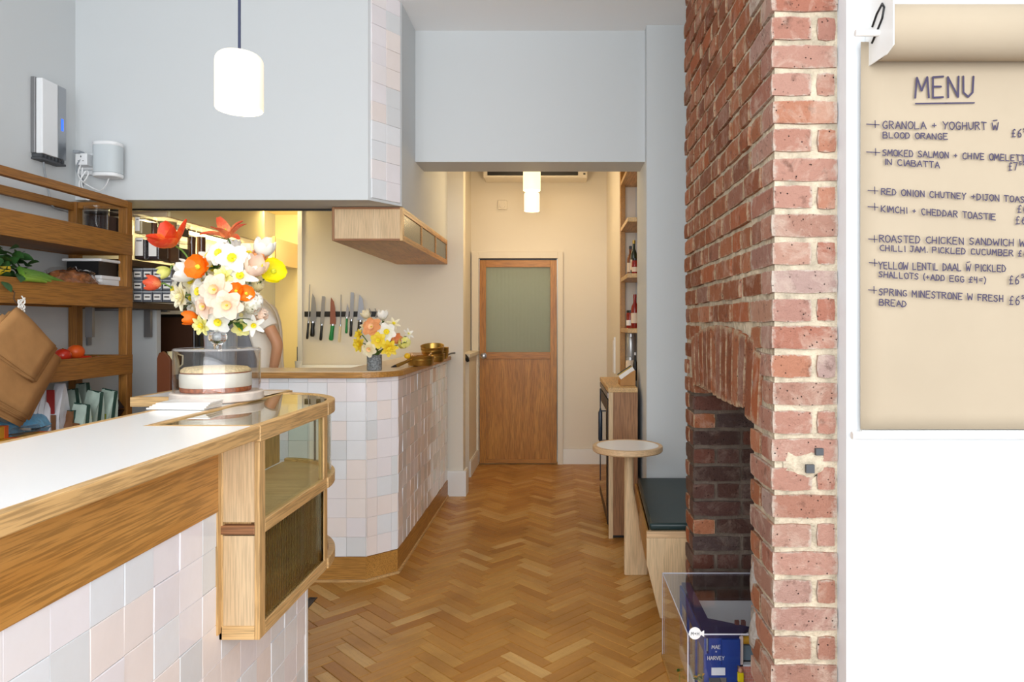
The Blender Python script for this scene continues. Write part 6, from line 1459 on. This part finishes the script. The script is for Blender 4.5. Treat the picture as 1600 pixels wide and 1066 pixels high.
roof = [(.487, 2.30), (.604, 2.30), (.66, 2.36), (.528, 2.43), (.528, 2.765), (.495, 2.765)]
obj('roof', G().prism(roof, zt2-.012, zt2), M_navy2, ms)
obj('side_fascia', bx((.487, 2.30, zt2-.062), (.495, 2.765, zt2-.012)), M_blue1, ms)
obj('corner_post', bx((.487, 2.298, zb0), (.503, 2.314, zt2-.062)), M_blue1, ms); obj('corner_post', bx((.487, 2.75, zb0), (.5, 2.765, zt2-.062)), M_blue1, ms); obj('corner_post', bx((.487, 2.44, zb0), (.498, 2.458, zt2-.062)), M_blue1, ms); obj('corner_post', bx((.487, 2.6, zb0), (.498, 2.615, zt2-.062)), M_blue1, ms)
obj('front_wall', G().box((.503, 2.30, zt2-.145), (.60, 2.312, zt2-.012)).box((.565, 2.30, zb0), (.60, 2.312, zt2-.145)), M_blue1, ms)
obj('front_fascia', bx((.545, 2.288, zt2-.098), (.606, 2.302, zt2-.012)), M_blue1, ms)
obj('transom_window', bx((.512, 2.297, zt2-.135), (.558, 2.2995, zt2-.110)), M_white, ms)
obj('shop_floor', bx((.487, 2.30, zb0), (.66, 2.765, zb0+.01)), M_paperW, ms)
for y_ in (2.318, 2.462, 2.62): obj('side_window', bx((.490, y_, zb0+.05), (.492, y_+.115, zt2-.07)), M_glassg, ms)
obj('window_sill', bx((.486, 2.30, zb0+.01), (.494, 2.765, zb0+.05)), M_white, ms)
text3(ms, 'MAE', Matrix.Translation((.527, 2.2955, zt2-.045)), .012, M_paperW, wd=.0022); text3(ms, '+', Matrix.Translation((.527, 2.2955, zt2-.059)), .008, M_paperW, wd=.002); text3(ms, 'HARVEY', Matrix.Translation((.5245, 2.2865, zt2-.078)), .012, M_paperW, wd=.0022)
obj('counter', bx((.53, 2.38, zb0+.01), (.57, 2.5, zb0+.09)), M_grey, ms); obj('stool', G().cyl((.52, 2.345, zb0+.01), (.52, 2.345, zb0+.06), .008, 10), M_steelD, ms)
mk = thing('model_house', (.7, 2.45, .012), 'miniature pink brick house front beside the blue model shop', 'model')
gx0, gx1 = .607, .70
obj('wall', G().box((gx0, 2.30, zb0), (gx1, 2.32, .205)).box((gx0, 2.30, .205), (gx0+.012, 2.32, .305)), mat('model_mortar', srgb(236, 214, 200), .8), mk)
g = G(); 
for r_ in range(19):
    for c_ in range(7):
        x_ = gx0+.0145*c_-(.007 if r_ % 2 else 0)+.0006; x2 = min(gx1, x_+.0132); x_ = max(gx0, x_)
        if x2-x_ > .003: g.box((x_, 2.2985, zb0+.0102*r_+.0008), (x2, 2.3005, zb0+.0102*r_+.0094))
o = obj('small_bricks', g, M_pinkb, mk); o['kind'] = 'stuff'
obj('roof', bx((gx0, 2.32, .0+.205), (gx1, 2.40, .212)), M_blackpl, mk); obj('upper_window', bx((gx0+.014, 2.33, .212), (gx1, 2.34, .262)), mat('model_window', srgb(120, 140, 150), .3), mk)
obj('lintel', bx((gx0, 2.30, .205), (gx1, 2.322, .211)), M_white, mk); obj('awning', G().tube([(gx0+.014, 2.32, .285), (gx1, 2.32, .285)], .013, 12), M_ylw, mk, smooth=50)
for k_ in range(2): obj('chimney_pot', G().cbox((gx0+.012+.022*k_, 2.38, .325-.012), (.014, .014, .024)), mat('pot_%d' % k_, srgb(108, 58, 52), .6), mk)
tf = thing('toy_figure', (.655, 2.27, .012), 'tiny yellow figure with a black bag in front of the pink model house', 'figure')
q = P(1157, 1058, 2.275)
obj('torso', G().cbox((q.x, 2.275, q.z), (.020, .012, .03)), mat('toy_yellow', srgb(240, 214, 20), .4), tf, bevel=.002); obj('bag', G().cbox((q.x, 2.27, q.z-.022), (.020, .012, .014)), M_black, tf, bevel=.001)
obj('legs', G().box((q.x-.008, 2.27, .012), (q.x+.008, 2.28, q.z-.012)), M_blue1, tf); obj('head', G().ball((q.x, 2.275, q.z+.022), .008, 10, 8), M_skin, tf, smooth=80)
cdp = P(1172, 942, 2.755)
o = obj('backdrop_card', G().box((.54, 2.772, .012), (.862, 2.776, cdp.z)), M_white); tag(o, 'white backdrop card standing at the rear of the acrylic case', 'card')
for i, (px_, py_, D_, lb) in enumerate(((1062, 1050, 2.42, 'tiny potted plant with yellow flowers at the left inside the acrylic case'), (1093, 1062, 2.3, 'tiny potted bush at the corner of the blue model shop'))):
    q = P(px_, py_, D_); tp = thing('toy_plant', (q.x, D_, .012), lb, 'model plant')
    obj('pot', G().lathe([(.010, 0), (.014, .022)], 12, (q.x, D_, .012)), M_oakZ, tp, smooth=50); obj('stem', G().cyl((q.x, D_, .03), (q.x, D_, max(q.z, .05)), .003), M_stem, tp)
    for k_ in range(16):
        o = obj('leaf', leaf_g(.016, .012), (M_leaf, M_ylw)[k_ % 3 == 0], tp, world=False); o.matrix_local = Matrix.Translation((rnd(-.010, .010), rnd(-.010, .010), max(q.z, .05)-.012+rnd(-.010, .014))) @ Matrix.Rotation(rnd(0, 6), 4, 'Z') @ Matrix.Rotation(rnd(-1.2, .4), 4, 'Y')
q = P(1032, 1060, 2.5); o = obj('grey_pen', G().cyl((.415, 2.30, .02), (.412, 2.56, .012), .007, 12), M_grey, smooth=50); o.location.z = .0; tag(o, 'grey plastic tube lying on the floor against the acrylic case', 'tube')
